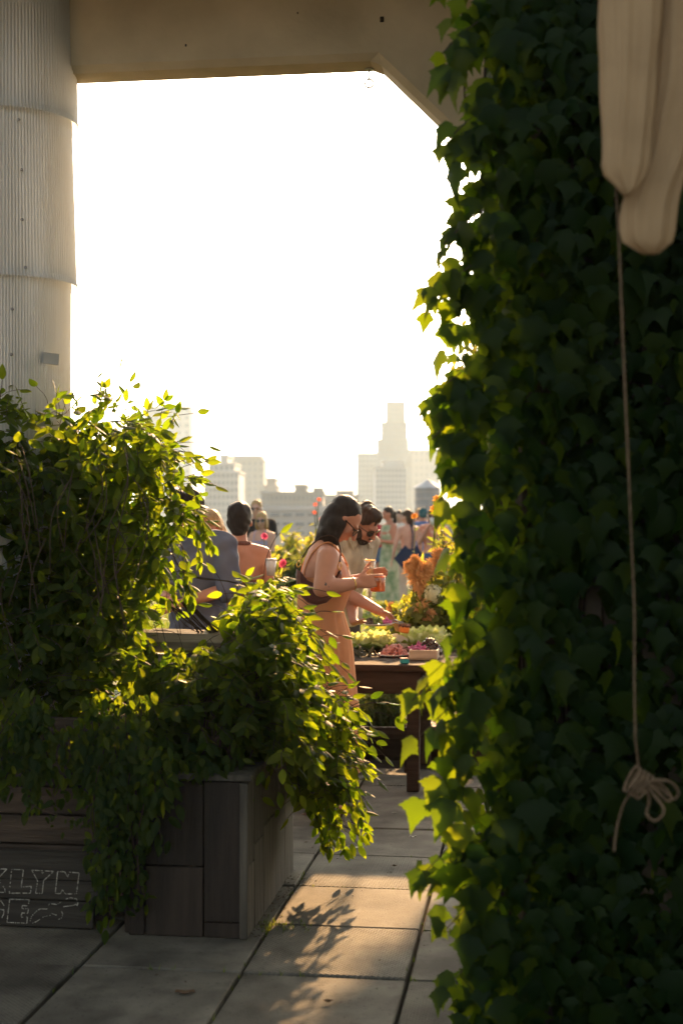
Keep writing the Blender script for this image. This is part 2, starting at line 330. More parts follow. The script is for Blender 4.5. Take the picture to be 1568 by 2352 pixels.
building('corner_block', 'low brown block behind the heads of the couple', [(742, 822, 1140), (772, 812, 1130)], 380, m_bw[2], {0: (8, 4, .5, .5, 1200)})
building('slab_block', 'pale slab left of the tall stepped tower', [(820, 866, 1042)], 700, m_bw[3], {0: (5, 12, .5, .5, 1180)})
building('stepped_tower', 'tallest brown stepped tower at the right of the skyline', [(857, 945, 1046), (867, 939, 1010), (877, 936, 970), (888, 932, 922)], 800, m_bw[2], {0: (10, 12, .4, .5, 1190), 1: (8, 3, .4, .5, 1044), 2: (7, 4, .4, .5, 1008), 3: (5, 4, .4, .5, 968)})
building('apartment_block', 'pale apartment block in front of the tall stepped tower', [(862, 932, 1075), (880, 926, 1062)], 480, m_bw[0], {0: (8, 11, .45, .5, 1210)})
building('right_block', 'faint block right of the tall stepped tower', [(938, 1010, 1034)], 850, m_bw[3], {0: (6, 9, .4, .5, 1180)})
building('near_roof_building', 'low building with bright glass strips behind the flower stalks', [(560, 760, 1172)], 170, m_bw[0], {0: (7, 3, .7, .35, 1236)}, depth=14)
building('tank_building', 'low building carrying the water tank', [(925, 1100, 1186)], 152, m_bw[1], {0: (6, 2, .5, .5, 1240)}, depth=10)
# water tank
tb = P(982, 1195, 156); tb.z = 2.02
tk = empty('water_tank', tb); tag(tk, 'round grey water tank with shallow cone roof beside the ivy', 'water tank')
s_ = 156/F; zz = lambda y: 1.6+(1195-y)*s_-tb.z
mb = MB(); mb.add(*loft_data([(Vector((0, 0, zz(1178))), 30*s_, 30*s_), (Vector((0, 0, zz(1120))), 30*s_, 30*s_)], 32)); mb.build('tank_body', m_tank, tk, False)
mb = MB(); mb.add(*loft_data([(Vector((0, 0, zz(1122))), 33*s_, 33*s_), (Vector((0, 0, zz(1120))), 33*s_, 33*s_), (Vector((0, 0, zz(1101))), .05, .05)], 32)); mb.build('tank_roof', m_roofgrey, tk)
for k in range(3):
    z = zz(1130+k*16); mb = MB(); mb.add(*tube_data([(30.4*s_*math.cos(a), 30.4*s_*math.sin(a), z) for a in np.linspace(0, 6.283, 33)], .04, 4)); mb.build('hoop', m_metal, tk)
for a in range(4):
    mb = MB(); p = Vector((22*s_*math.cos(a*1.571+.78), 22*s_*math.sin(a*1.571+.78), 0)); mb.add(*tube_data([p, p+Vector((0, 0, zz(1178)))], .08, 4)); mb.build('leg', m_metal, tk)

# the air over the city
hz = box('haze', (0, 0, 26), (8200, 8200, 114), None, bev=0); tag(hz, 'warm evening haze over the city', 'haze', kind='stuff')
hm = bpy.data.materials.new('haze'); hm.use_nodes = True; hn = hm.node_tree.nodes; hn.remove(hn['Principled BSDF'])
pv = hn.new('ShaderNodeVolumePrincipled'); pv.inputs['Color'].default_value = (.62, .82, 1, 1); pv.inputs['Density'].default_value = .00027; pv.inputs['Anisotropy'].default_value = .4
hm.node_tree.links.new(pv.outputs[0], hn['Material Output'].inputs['Volume']); hz.data.materials.append(hm)
# ================================================================== FOLIAGE
IVY = np.array([(0, .03), (.10, .10), (.24, .10), (.36, .02), (.40, -.08), (.52, -.12), (.56, -.22), (.74, -.36), (.55, -.37), (.50, -.45), (.37, -.47), (.34, -.58), (.25, -.66), (.22, -.78), (.13, -.88), (.10, -1.0), (0, -1.24)])
VIN = np.array([(0, 0), (.13, -.08), (.24, -.28), (.25, -.48), (.18, -.72), (.08, -.90), (0, -1.02)])
LAN = np.array([(0, 0), (.10, -.15), (.14, -.42), (.09, -.75), (0, -1.0)])
def leaf_base(half, fold=.28, curl=.18):
    n = len(half); mid = np.column_stack([np.zeros(n), half[:, 1]])
    vs = []; fs = []
    def pt(x, z): return (x, fold*abs(x)+curl*z*z-.1*abs(x)*abs(z), z)
    for x, z in half: vs.append(pt(0, z))
    ri = {}; li = {}
    for i, (x, z) in enumerate(half):
        if x > 0: ri[i] = len(vs); vs.append(pt(x, z)); li[i] = len(vs); vs.append(pt(-x, z))
        else: ri[i] = li[i] = i
    for i in range(n-1):
        for side, flip in ((ri, 0), (li, 1)):
            f = [i, i+1, side[i+1], side[i]]; f = list(dict.fromkeys(f))
            if len(f) >= 3: fs.append(tuple(f[::-1] if flip else f))
    return np.array(vs), fs
BASES = {'ivy': leaf_base(IVY, .26, .30), 'vine': leaf_base(VIN, .35, .15), 'lance': leaf_base(LAN, .3, .25)}
def basis(down, nrm):
    """rows: leaf x, leaf y(normal back), leaf z in world"""
    z = -np.asarray(down, float); z /= np.linalg.norm(z); y = -np.asarray(nrm, float); y = y-z*np.dot(y, z); y /= (np.linalg.norm(y)+1e-9); x = np.cross(y, z)
    return np.array([x, y, z])
def foliage(name, base, pos, Rm, scl, m, parent):
    bv, bf = BASES[base]; n = len(pos)
    if n == 0: return None
    vs = np.einsum('vk,nkj->nvj', bv, Rm)*scl[:, None, None]+pos[:, None, :]
    k = len(bv); V_ = vs.reshape(-1, 3)
    loops = []; starts = []; tot = []; s = 0
    fl = np.concatenate([np.array(f) for f in bf]); cnt = np.array([len(f) for f in bf])
    li = (fl[None, :]+(np.arange(n)*k)[:, None]).reshape(-1); cn = np.tile(cnt, n); st = np.concatenate([[0], np.cumsum(cn)[:-1]])
    me = bpy.data.meshes.new(name); me.vertices.add(len(V_)); me.vertices.foreach_set('co', V_.reshape(-1).astype(np.float32))
    me.loops.add(len(li)); me.loops.foreach_set('vertex_index', li.astype(np.int32)); me.polygons.add(len(cn))
    me.polygons.foreach_set('loop_start', st.astype(np.int32)); me.polygons.foreach_set('loop_total', cn.astype(np.int32))
    me.update(calc_edges=True); me.polygons.foreach_set('use_smooth', [True]*len(cn))
    o = link(name, me, m, parent); o['kind'] = 'stuff'; return o
LEAFME = {}
def leaf_objects(base, pos, Rm, scl, m, parent, name='leaf'):
    key = (base, m.name)
    if key not in LEAFME:
        bv, bf = BASES[base]; me = bpy.data.meshes.new('leaf'); me.from_pydata([tuple(v) for v in bv], [], bf); me.update(); me.materials.append(m)
        me.polygons.foreach_set('use_smooth', [True]*len(me.polygons)); LEAFME[key] = me
    for p, r, s in zip(pos, Rm, scl):
        o = link(name, LEAFME[key], None, parent)
        M4 = Matrix.Identity(4)
        for a in range(3):
            for b in range(3): M4[b][a] = r[a][b]*s
            M4[a][3] = p[a]
        o.matrix_local = M4
def plant(name, label, cat, base, L, m, n_ind=300, stems=None, stem_m=None, group=None, order=None):
    """L: list of (pos, down, normal, scale) in world; the plant's root sits on the ground below them"""
    pos = np.array([l[0] for l in L]); scl = np.array([l[3] for l in L]); Rm = np.array([basis(l[1], l[2]) for l in L])
    root = Vector((float(pos[:, 0].mean()), float(pos[:, 1].mean()), 0)); e = empty(name, root); tag(e, label, cat, group); pos = pos-np.array(root)
    idx = np.argsort(pos[:, 1]) if order is None else np.argsort(order); a, b = idx[:n_ind], idx[n_ind:]
    leaf_objects(base, pos[a], Rm[a], scl[a], m, e)
    foliage('foliage', base, pos[b], Rm[b], scl[b], m, e)
    if stems:
        mb = MB()
        for pts, r in stems: mb.add(*tube_data([Vector(p)-root for p in pts], r, 4, cap=False))
        o = mb.build('stems', stem_m or m_stem, e); o['kind'] = 'stuff'
    return e
def toD(p): return 784+p[0]/p[1]*F, 1195-(p[2]-1.6)/p[1]*F
def in_poly(x, y, poly):
    c = False; n = len(poly); j = n-1
    for i in range(n):
        xi, yi = poly[i]; xj, yj = poly[j]
        if (yi > y) != (yj > y) and x < (xj-xi)*(y-yi)/(yj-yi)+xi: c = not c
        j = i
    return c
def rv(s=1.0): return rng.normal(0, s, 3)

# ---------------------------------------------------------------- ivy on the right-hand pier
edge_prof = [(-40, 1012), (60, 1030), (120, 1018), (200, 1038), (250, 1046), (330, 1024), (380, 1024), (430, 1046), (540, 1012), (640, 998), (690, 994), (760, 1014), (850, 1018), (930, 992), (1010, 1004), (1080, 1010), (1150, 1022), (1260, 1034), (1330, 1032), (1400, 1034), (1450, 1040), (1490, 1036), (1540, 1015), (1610, 992), (1680, 1000), (1760, 1010), (1830, 1006), (1900, 1012), (2000, 1008), (2070, 1038), (2140, 1052), (2230, 1040), (2300, 1030), (2420, 1020), (2800, 1010)]
ey = [a for a, b in edge_prof]; ex = [b for a, b in edge_prof]
L = []; stems = []
zz_ = 0.02
D0 = 4.22
z = 0.04
while z < 3.75:
    yD = 1195-(z-1.6)/D0*F; xl = (np.interp(yD, ey, ex)-784)/F*D0
    x = xl+.03
    while x < 1.55:
        for layer in range(3):
            if layer == 2 and random.random() < .4: continue
            fx = x-xl
            if fx < .16 and layer > 0 and random.random() < .55: continue
            y = 4.20+.07*layer+random.uniform(-.05, .05)+.12*max(0, .12-fx)
            p = (x+random.gauss(0, .022), y, z+random.gauss(0, .022))
            e_ = max(0, 1-fx/.22)
            nrm = np.array([-.15-1.0*e_*random.random()+random.gauss(0, .6), -1, .5+random.uniform(-.3, .6)])+rv(.3)
            L.append((p, np.array([-.12*e_, -.12, -1])+rv(.22), nrm, random.choice([.03, .04, .05, .055, .065, .08, .10])*random.uniform(.85, 1.1)))
        x += .043*random.uniform(.75, 1.3)
    z += .045
# left flank of the pier and the back edge
for k in range(1700):
    u = random.uniform(4.45, 6.3); zc = random.uniform(.05, 3.7); p = frame(u, -.05-abs(random.gauss(.0, .045))-.01, zc)
    L.append((tuple(p), np.array([-.1, -.1, -1])+rv(.25), np.array([-1, -.15, .4])+rv(.35), random.uniform(.055, .11)))
# loose shoots reaching out of the curtain on its left
for yD, xD, n in [(330, 1018, 4), (560, 1018, 5), (680, 1004, 6), (930, 976, 7), (1010, 990, 3), (1260, 1020, 2), (1560, 968, 7), (1610, 946, 8), (1690, 965, 6), (1830, 975, 5), (2010, 968, 8), (2020, 1000, 5), (2140, 1018, 5), (2260, 1030, 4), (120, 1015, 4)]:
    tip = P(xD, yD, D0); a = tip+Vector((.22, .06, .12))
    stems.append((spline([a, (a+tip)/2+Vector((0, -.02, .04)), tip], 3), .0018))
    for i in range(n+3):
        t = i/(n+2); p = a.lerp(tip, t)+Vector(rv(.02))
        L.append((tuple(p), np.array([-.5, -.1, -1])+rv(.25), np.array([-.6, -.8, .5])+rv(.35), random.uniform(.05, .085)))
L += [((1.05, 4.33, 1.3), (0, 0, -1), (0, -1, .2), .1)]
# leave an opening where the pier shows
cx, cz = (1362-784)/F*4.22, 1.6+(1195-1385)/F*4.22
L = [l for l in L if ((l[0][0]-cx)/.065)**2+((l[0][2]-cz)/.05)**2 > 1 or l[0][1] > 4.5]
for k in range(26):
    x = random.uniform(.45, 1.4); stems.append((spline([(x, 4.40, 0), (x+random.gauss(0, .05), 4.38, 1.2), (x+random.gauss(0, .08), 4.38, 2.4), (x+random.gauss(0, .1), 4.38, 3.7)], 4), random.uniform(.003, .007)))
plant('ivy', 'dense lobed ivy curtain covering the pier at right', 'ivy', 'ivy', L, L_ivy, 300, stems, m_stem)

# ---------------------------------------------------------------- vines at left
def spray(start, d0, length, step, lsc, L, stems, droop=1.0, keep=None, pair=True, r=.0014):
    p = np.array(start, float); d = np.array(d0, float); d /= np.linalg.norm(d); pts = [tuple(p)]; s = 0; side = 1
    while s < length:
        d = d+np.array([0, 0, -.10*droop])+rv(.09); d /= np.linalg.norm(d); p = p+d*step; s += step; pts.append(tuple(p))
        sd = np.cross(d, [0, 0, 1])+rv(.25); sd /= (np.linalg.norm(sd)+1e-6)
        for q in ((1, -1) if pair else (side,)):
            ld = d*.55+sd*q*.9+np.array([0, 0, -.45])+rv(.25)
            nr = np.array([0, -.45, .75])+rv(.5)
            if keep is None or keep(p) or random.random() < .03:
                L.append((tuple(p), ld, nr, lsc*random.uniform(.65, 1.2)))
        side = -side
    L.append((tuple(p), d+rv(.1), np.array([0, -.4, .8])+rv(.4), lsc)); stems.append((pts, r))
rail_poly = [(345, 1400), (380, 1385), (420, 1395), (470, 1385), (545, 1425), (550, 1470), (480, 1488), (430, 1482), (345, 1482)]
def inner(poly, L, n, d0, d1, xr, yr):
    k = 0
    while k < n:
        x, y = random.uniform(*xr), random.uniform(*yr)
        if in_poly(x, y, poly) and in_poly(x+45, y-65, poly) and in_poly(x+75, y-10, poly):
            L.append((tuple(P(x, y, random.uniform(d0, d1))), np.array([0, 0, -1])+rv(.5), np.array([.1, -1, .3])+rv(.6), random.uniform(.07, .11))); k += 1
poly1 = [(-190, 960), (-120, 905), (-60, 900), (0, 915), (60, 950), (130, 948), (180, 935), (225, 925), (262, 945), (330, 955), (370, 950), (385, 975), (385, 1010), (408, 1050), (432, 1090), (438, 1130), (425, 1200), (405, 1245), (380, 1290), (375, 1360), (370, 1430), (335, 1490), (310, 1530), (280, 1570), (250, 1610), (215, 1650), (150, 1665), (-60, 1680), (-190, 1660)]
L, stems = [], []
keep1 = lambda p: in_poly(*toD(p), poly1)
n = 0
while n < 1180:
    x, y = random.uniform(-190, 470), random.uniform(905, 1660)
    if not in_poly(x, y, poly1): continue
    fr_ = max(0, (x-250)/220); d = (5.72+.85*random.random()**.7) if x < 330 else random.uniform(5.82, 6.4)
    spray(P(x, y, d), np.array([.3, -.2, .25])+rv(.6), random.uniform(.08, .22), .032, .066, L, stems, 1.2, keep1, pair=random.random() < .6); n += 1
# shoots on the crown and hanging tendrils
for x, y, dx, dz, ln in [(225, 945, .1, 1, .08), (180, 950, -.2, 1, .04), (255, 950, .4, .8, .05), (365, 975, .2, 1, .08), (385, 985, .5, .9, .06), (340, 970, -.1, 1, .04), (130, 955, 0, 1, .06), (60, 955, -.3, 1, .06), (415, 1060, .9, .4, .05), (425, 1100, 1, .2, .05)]:
    spray(P(x, y, 5.95), (dx, -.1, dz), ln, .026, .055, L, stems, .5)
for x, y, ln in [(445, 1125, .12), (425, 1190, .2), (445, 1170, .14), (415, 1250, .16), (450, 1195, .12), (400, 1320, .25), (380, 1380, .25), (415, 1290, .18), (390, 1350, .2), (365, 1420, .2), (340, 1470, .25), (300, 1540, .22), (260, 1600, .2)]:
    spray(P(x, y, 5.95), np.array([.35, -.1, -.5])+rv(.1), ln, .026, .052, L, stems, 1.4)
stems += [(spline([P(395, 1265, 5.9), P(410, 1300, 5.9), P(450, 1325, 5.95), P(520, 1335, 6.0), P(570, 1345, 6.05), P(640, 1360, 6.1)], 5), .0032),
          (spline([P(410, 1310, 5.92), P(460, 1330, 5.9), P(540, 1338, 6.0), P(640, 1375, 6.05)], 5), .0022)]
for k in range(14):
    x = random.uniform(380, 440); stems.append((spline([P(x, 1385+random.uniform(-8, 8), 6.1), P(x+45, 1430+random.uniform(-10, 10), 6.1), P(x+90+random.uniform(-10, 30), 1480, 6.15), P(x+random.uniform(70, 150), 1560, 6.2)], 4), random.uniform(.0015, .004)))
for k in range(26):
    x, y = random.uniform(20, 330), random.uniform(1000, 1300); stems.append((spline([P(x, y, 5.75), P(x+random.uniform(-40, 40), y+80, 5.7), P(x+random.uniform(-50, 50), y+random.uniform(150, 260), 5.75)], 5), .0022))
# dark trails down over the planks
def trail(x0, y0, x1, y1, d, n, L, stems, sc_=.05):
    a, b = P(x0, y0, d), P(x1, y1, d); pts = spline([a, a.lerp(b, .4)+Vector((random.uniform(-.05, .05), -.02, 0)), b], 6); stems.append((pts, .002))
    for k in range(n):
        p = pts[random.randrange(len(pts))]+Vector(rv(.025)); L.append((tuple(p), np.array([.0, -.2, -1])+rv(.45), np.array([0, -1, .4])+rv(.45), sc_*random.uniform(.6, 1.2)))
for k in range(34):
    x = random.uniform(-20, 330); trail(x, random.uniform(1600, 1680), x+random.uniform(-40, 40), random.uniform(1740, 1850) if x < 215 else random.uniform(1780, 2000), 5.45, 34, L, stems)
for k in range(16):
    x = random.uniform(232, 325); trail(x, random.uniform(1680, 1800), x+random.uniform(-25, 15), random.uniform(1950, 2130), 5.40, 40, L, stems)
trail(70, 1835, 215, 1895, 5.40, 50, L, stems, .03)
L = [l for l in L if not (l[0][1] < 6.12 and in_poly(*toD(l[0]), rail_poly) and random.random() < .93)]
inner(poly1, L, 1900, 6.05, 6.7, (-190, 470), (905, 1660))
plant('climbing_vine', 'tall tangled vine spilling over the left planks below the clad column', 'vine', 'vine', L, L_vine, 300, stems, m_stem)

poly2 = [(430, 1490), (500, 1440), (520, 1385), (560, 1345), (600, 1332), (640, 1338), (658, 1385), (688, 1430), (705, 1475), (722, 1540), (752, 1590), (785, 1618), (802, 1645), (798, 1680), (802, 1740), (790, 1825), (770, 1875), (755, 1895), (738, 1880), (705, 1840), (682, 1770), (640, 1735), (590, 1735), (540, 1770), (470, 1785), (400, 1760), (330, 1740), (330, 1600), (380, 1500)]
L, stems = [], []
keep2 = lambda p: in_poly(*toD(p), poly2)
n = 0
while n < 800:
    x, y = random.uniform(330, 850), random.uniform(1335, 1915)
    if not in_poly(x, y, poly2): continue
    if x < 470 and y < 1520 and random.random() < .6: continue
    lo, hi = (5.55, 6.5) if x < 690 else (6.0, 6.6)
    spray(P(x, y, random.uniform(lo, hi)), np.array([.55, -.25, .1])+rv(.5), random.uniform(.08, .24), .031, .062, L, stems, 1.3, keep2, pair=random.random() < .75); n += 1
for x, y, dx, dz, ln in [(600, 1345, .8, .6, .1), (625, 1350, .9, .2, .12), (680, 1445, .8, .2, .05), (690, 1490, 1, .3, .06), (730, 1545, 1, .1, .06), (755, 1600, 1, .2, .10), (782, 1622, 1, 0, .07), (775, 1655, 1, .1, .07), (785, 1700, 1, -.1, .06), (540, 1370, .3, .9, .08), (655, 1410, .9, .4, .05), (705, 1515, .9, .4, .05), (780, 1740, 1, -.2, .08), (700, 1820, .4, -.8, .14), (750, 1850, .3, -.9, .18), (800, 1830, .6, -.7, .16), (770, 1870, .1, -1, .14), (735, 1840, -.1, -1, .16)]:
    spray(P(x, y, 6.2), (dx, -.1, dz), ln, .026, .056, L, stems, .9)
for k in range(30):
    x = random.uniform(430, 560); stems.append((spline([P(x, 1770, 5.7), P(x+random.uniform(-40, 40), 1700, 5.65), P(x+random.uniform(-60, 80), random.uniform(1600, 1650), 5.75), P(x+random.uniform(-40, 150), 1520, 5.95)], 4), random.uniform(.002, .005)))
for x0, x1, yb in [(330, 320, 1900), (360, 370, 1930), (400, 395, 1820), (345, 360, 1850)]: trail(x0, 1740, x1, yb, 5.33, 34, L, stems, .062)
for k in range(120):
    p = P(random.uniform(330, 560), random.uniform(1730, 1775), random.uniform(5.35, 5.8)); L.append((tuple(p), np.array([.1, -.4, -.8])+rv(.4), np.array([0, -.6, .7])+rv(.4), .05*random.uniform(.7, 1.2)))
L = [l for l in L if not (l[0][1] < 6.12 and in_poly(*toD(l[0]), rail_poly) and random.random() < .93)]
inner(poly2, L, 1100, 6.0, 6.6, (330, 850), (1335, 1915))
for k in range(420): L.append((tuple(P(random.uniform(300, 500), random.uniform(1495, 1700), random.uniform(5.85, 6.5))), np.array([0, -.1, -1])+rv(.5), np.array([.1, -1, .3])+rv(.6), random.uniform(.05, .085)))
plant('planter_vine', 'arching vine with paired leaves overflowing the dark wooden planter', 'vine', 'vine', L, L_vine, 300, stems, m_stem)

# ---------------------------------------------------------------- garden behind the table
def bush(name, label, x, y0, y1, d, wx, n, base, m, lsc, group='garden plants', dd=.35, n_ind=0, up=.4, cat='bush', taper=.5):
    """leafy bush between photo heights y0 (top) and y1 (foot)"""
    L, stems = [], []; foot = P(x, y1, d); top = P(x, y0, d); h = top.z-foot.z; rx = wx/F*d
    for k in range(max(4, n//40)):
        a = random.uniform(0, 6.28); q = random.random()**.5
        tip = foot+Vector((rx*q*math.cos(a), dd*q*math.sin(a), h*random.uniform(.55, 1)*(1-taper*q*q)))
        b = foot+Vector((rx*.25*math.cos(a), dd*.25*math.sin(a), 0)); pts = spline([b, b.lerp(tip, .5)+Vector(rv(.02)), tip], 4); stems.append((pts, .004))
        for i in range(40):
            t = random.uniform(.12, 1); p = pts[int(t*(len(pts)-1))]+Vector(rv(.035+.02*(1-t)))
            L.append((tuple(p), rv(.7)+np.array([0, -.1, up-.5]), np.array([0, -.4, .6])+rv(.5), lsc*random.uniform(.6, 1.25)))
    return plant(name, label, cat, base, L, m, n_ind, stems, m_stem_g, group)
bush('leafy_bush', 'yellow green leafy bush below the orange plumes', 955, 1345, 1480, 10.3, 62, 2000, 'vine', L_bush, .07, up=.6, n_ind=40)
bush('leafy_bush', 'sunlit leaves beside the white flower head near the ivy', 1010, 1285, 1480, 10.25, 48, 1600, 'vine', L_bush, .09, up=.5, n_ind=40)
bush('tall_flower_bush', 'tall yellow leaved plant with orange blooms behind the ivy edge', 1045, 1130, 1480, 10.6, 70, 1500, 'lance', L_bush, .10, up=.5, dd=.4)
bush('tall_flower_bush', 'tall leafy plant hidden behind the ivy curtain', 1180, 1090, 1480, 10.9, 95, 1900, 'lance', L_bush, .12, up=.5, dd=.5, taper=.2)  # unseen plant, added to cast shade on the paving
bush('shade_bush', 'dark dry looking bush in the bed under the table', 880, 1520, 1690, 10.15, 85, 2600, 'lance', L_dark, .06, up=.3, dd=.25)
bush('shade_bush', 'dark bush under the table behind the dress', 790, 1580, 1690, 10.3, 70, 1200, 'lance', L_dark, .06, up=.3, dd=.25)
bush('hedge_bush', 'dark rounded bush in the bed left of the woman', 655, 1250, 1345, 15.0, 42, 1300, 'vine', L_dark, .09, dd=.5)
bush('hedge_bush', 'dark bush close behind the bare backed woman', 700, 1262, 1345, 15.2, 35, 900, 'vine', L_dark, .09, dd=.5)
bush('feathery_bush', 'tall yellow green plant above the dark bush', 672, 1215, 1300, 16.0, 18, 500, 'lance', L_bush, .10, dd=.3)
bush('feathery_bush', 'thin yellow plant beside the red flower stalks', 712, 1205, 1310, 16.3, 14, 350, 'lance', L_bush, .10, dd=.3)
bush('feathery_bush', 'thin green plant below the lavender dress', 615, 1255, 1340, 13.0, 12, 300, 'vine', L_bush, .07, dd=.2)
bush('gold_bush', 'golden leafy clump on the lawn left of the orange dress', 665, 1385, 1520, 11.0, 30, 700, 'lance', L_bush, .07, dd=.3)
bush('gold_bush', 'low golden clump behind the planter vine', 700, 1330, 1400, 13.0, 18, 350, 'lance', L_bush, .07, dd=.3)
bush('gold_bush', 'low green clump under the plate of food', 915, 1400, 1470, 10.9, 45, 600, 'lance', L_bush, .07, dd=.3)
bush('hedge_bush', 'green bush behind the shirt sleeve of the man at left', 380, 1240, 1345, 14.5, 60, 1200, 'vine', L_dark, .09, dd=.5)

# unseen small tree behind the ivy, added to shade the nearest paving
tc0 = Vector((1.24, 10.95, 0)); L, stems = [], []
for k in range(70):
    a = random.uniform(0, 6.28); q = random.random()**.5; tip = tc0+Vector((.44*q*math.cos(a), .5*q*math.sin(a), 2.84+random.uniform(-.52, .55)*(1-.5*q))); b = tc0+Vector((0, 0, random.uniform(1.7, 2.2)))
    pts = spline([b, b.lerp(tip, .55)+Vector(rv(.04)), tip], 4); stems.append((pts, [.010*(1-i/len(pts))+.003 for i in range(len(pts))]))
    for i in range(24):
        p = pts[random.randrange(len(pts)//2, len(pts))]+Vector(rv(.05)); L.append((tuple(p), rv(.7)+np.array([0, 0, -.5]), np.array([0, -.4, .6])+rv(.5), random.uniform(.06, .10)))
stems.append((spline([tc0, tc0+Vector((.02, 0, 1.0)), tc0+Vector((0, 0, 2.25))], 4), .03))
plant('added_shade_tree', 'unseen small leafy tree added for shade behind the ivy covered pier', 'tree', 'vine', L, L_bush, 0, stems, m_stem)
def plume(parent, base, tip, rad, n, m=L_amar):
    """drooping spiky flower head"""
    base, tip = Vector(base), Vector(tip); ax = tip-base; ln = ax.length; mb = MB()
    for k in range(int(n*2.6)):
        t = random.random(); c = base.lerp(tip, t)+Vector((0, 0, .03*math.sin(t*3.1))); r = rad*(1-.75*t)+.006
        d = Vector(rng.normal(0, 1, 3)).normalized(); d = (d+ax.normalized()*.6+Vector((0, 0, -.3))).normalized(); l_ = r*random.uniform(.5, 1.6)
        s1 = d.orthogonal().normalized()*.0042; s2 = d.cross(s1.normalized())*.0042; q = c+d*l_
        mb.add([c+s1, c-s1*.5+s2, c-s1*.5-s2, q, c.lerp(q, .6)+s1*1.3, c.lerp(q, .6)-s1*.6+s2*1.2, c.lerp(q, .6)-s1*.6-s2*1.2], [(0, 1, 5, 4), (1, 2, 6, 5), (2, 0, 4, 6), (4, 5, 3), (5, 6, 3), (6, 4, 3)])
    o = mb.build('plume', m, parent); o['kind'] = 'stuff'; return o
def amaranth(label, foot, tips, d):
    b = P(*foot, d); e = empty('amaranth', b); tag(e, label, 'flower', 'orange amaranth plants'); mb = MB()
    for (x, y, x2, y2, r, n) in tips:
        a = P(x, y, d)-b; t = P(x2, y2, d)-b; pts = spline([Vector((0, 0, 0)), a*.5+Vector((0, .03, .02)), a], 4); mb.add(*tube_data(pts, .006, 5)); plume(e, a, t, r, n)
    mb.build('stem', m_stem_g, e)
    for k in range(24):
        t = random.uniform(.2, .9); q = (P(tips[0][0], tips[0][1], d)-b)*t+Vector(rv(.03)); leaf_objects('vine', [np.array(q)], [basis(np.array([random.uniform(-1, 1), -.2, -.1])+rv(.3), np.array([0, -.5, .6])+rv(.3))], [random.uniform(.07, .13)], L_bush, e)
amaranth('big orange amaranth plume right of the navy bow', (958, 1470), [(955, 1330, 952, 1285, .075, 260), (962, 1330, 966, 1380, .06, 160), (945, 1315, 935, 1300, .05, 90), (972, 1320, 984, 1305, .05, 110)], 10.0)
amaranth('lower orange amaranth hanging over the lettuces', (975, 1475), [(965, 1385, 975, 1425, .06, 200), (985, 1400, 990, 1440, .05, 120)], 9.95)
amaranth('orange amaranth plume touching the ivy', (1000, 1470), [(1000, 1300, 1012, 1270, .06, 180), (990, 1310, 982, 1330, .05, 110)], 10.1)
amaranth('small orange amaranth tips behind the serving hand', (905, 1470), [(900, 1420, 897, 1390, .04, 90), (910, 1425, 918, 1412, .03, 60)], 10.4)
def bloom(name, label, x, y, yfoot, d, r, m, tilt=(0, -.8, .6), n=12, rings=2):
    b = P(x, yfoot, d); e = empty(name, b); tag(e, label, 'flower', 'single garden blooms'); h = P(x, y, d)-b
    mb = MB(); mb.add(*tube_data(spline([Vector((0, 0, 0)), h*.5+Vector((random.gauss(0, .02), 0, 0)), h], 4), .004, 5)); mb.build('stem', m_stem_g, e)
    t = Vector(tilt).normalized(); s = t.orthogonal().normalized(); q = t.cross(s)
    mb = MB()
    for rr in range(rings):
        for k in range(n):
            a = 6.283*(k+.5*rr)/n; dr = (s*math.cos(a)+q*math.sin(a)); sd_ = t.cross(dr)*r*.28; L_ = r*(1-.3*rr)
            mb.add([h+t*.006*rr, h+dr*L_*.6+sd_+t*.012*(1+rr), h+dr*L_+t*.004*(1+2*rr), h+dr*L_*.6-sd_+t*.012*(1+rr)], [(0, 1, 2, 3)])
    mb.build('petals', m, e)
    for k in range(5): leaf_objects('lance', [np.array(h*random.uniform(.3, .9))], [basis(rv(.6)+np.array([.5*(-1)**k, 0, .2]), np.array([0, -.5, .7]))], [random.uniform(.05, .09)], L_bush, e)
m_pink = mat('pink petal', (.75, .09, .22), .6, .15, 30, trans=.35, tcol=(.8, .12, .25)); m_redp = mat('red petal', (.72, .22, .15), .6, .15, 30, trans=.35, tcol=(.8, .15, .08))
m_orp = mat('orange petal', (.80, .32, .04), .6, .15, 30, trans=.35, tcol=(.85, .4, .05)); m_whp = mat('cream petal', (.62, .62, .42), .7, .12, 30, trans=.3, tcol=(.7, .7, .4))
bloom('zinnia', 'pink flower in front of the lavender dress', 607, 1232, 1345, 12.0, .034, m_pink, (.3, -.9, .3))
bloom('zinnia', 'pink flower facing right above the lawn', 648, 1294, 1345, 11.5, .042, m_pink, (.6, -.7, -.2))
for x, y, lb in [(732, 1148, 'highest small red flower against the skyline'), (724, 1160, 'small red flower just left of the highest one'), (736, 1194, 'small red flower near the long dark hair'), (722, 1178, 'pale red bud between the red flowers')]:
    bloom('cosmos', lb, x, y, 1310, 14.0, .028, m_redp, (random.gauss(0, .3), -.8, .5), 7, 1)
for x, y, lb in [(1006, 1150, 'tall orange bloom beside the water tank'), (1000, 1172, 'orange bloom below the water tank'), (952, 1186, 'small orange bloom between the standing guests')]:
    bloom('marigold', lb, x, y, 1470, 10.3 if x > 990 else 14.5, .05 if x > 990 else .04, m_orp, (random.gauss(0, .3), -.8, .5), 9, 2)
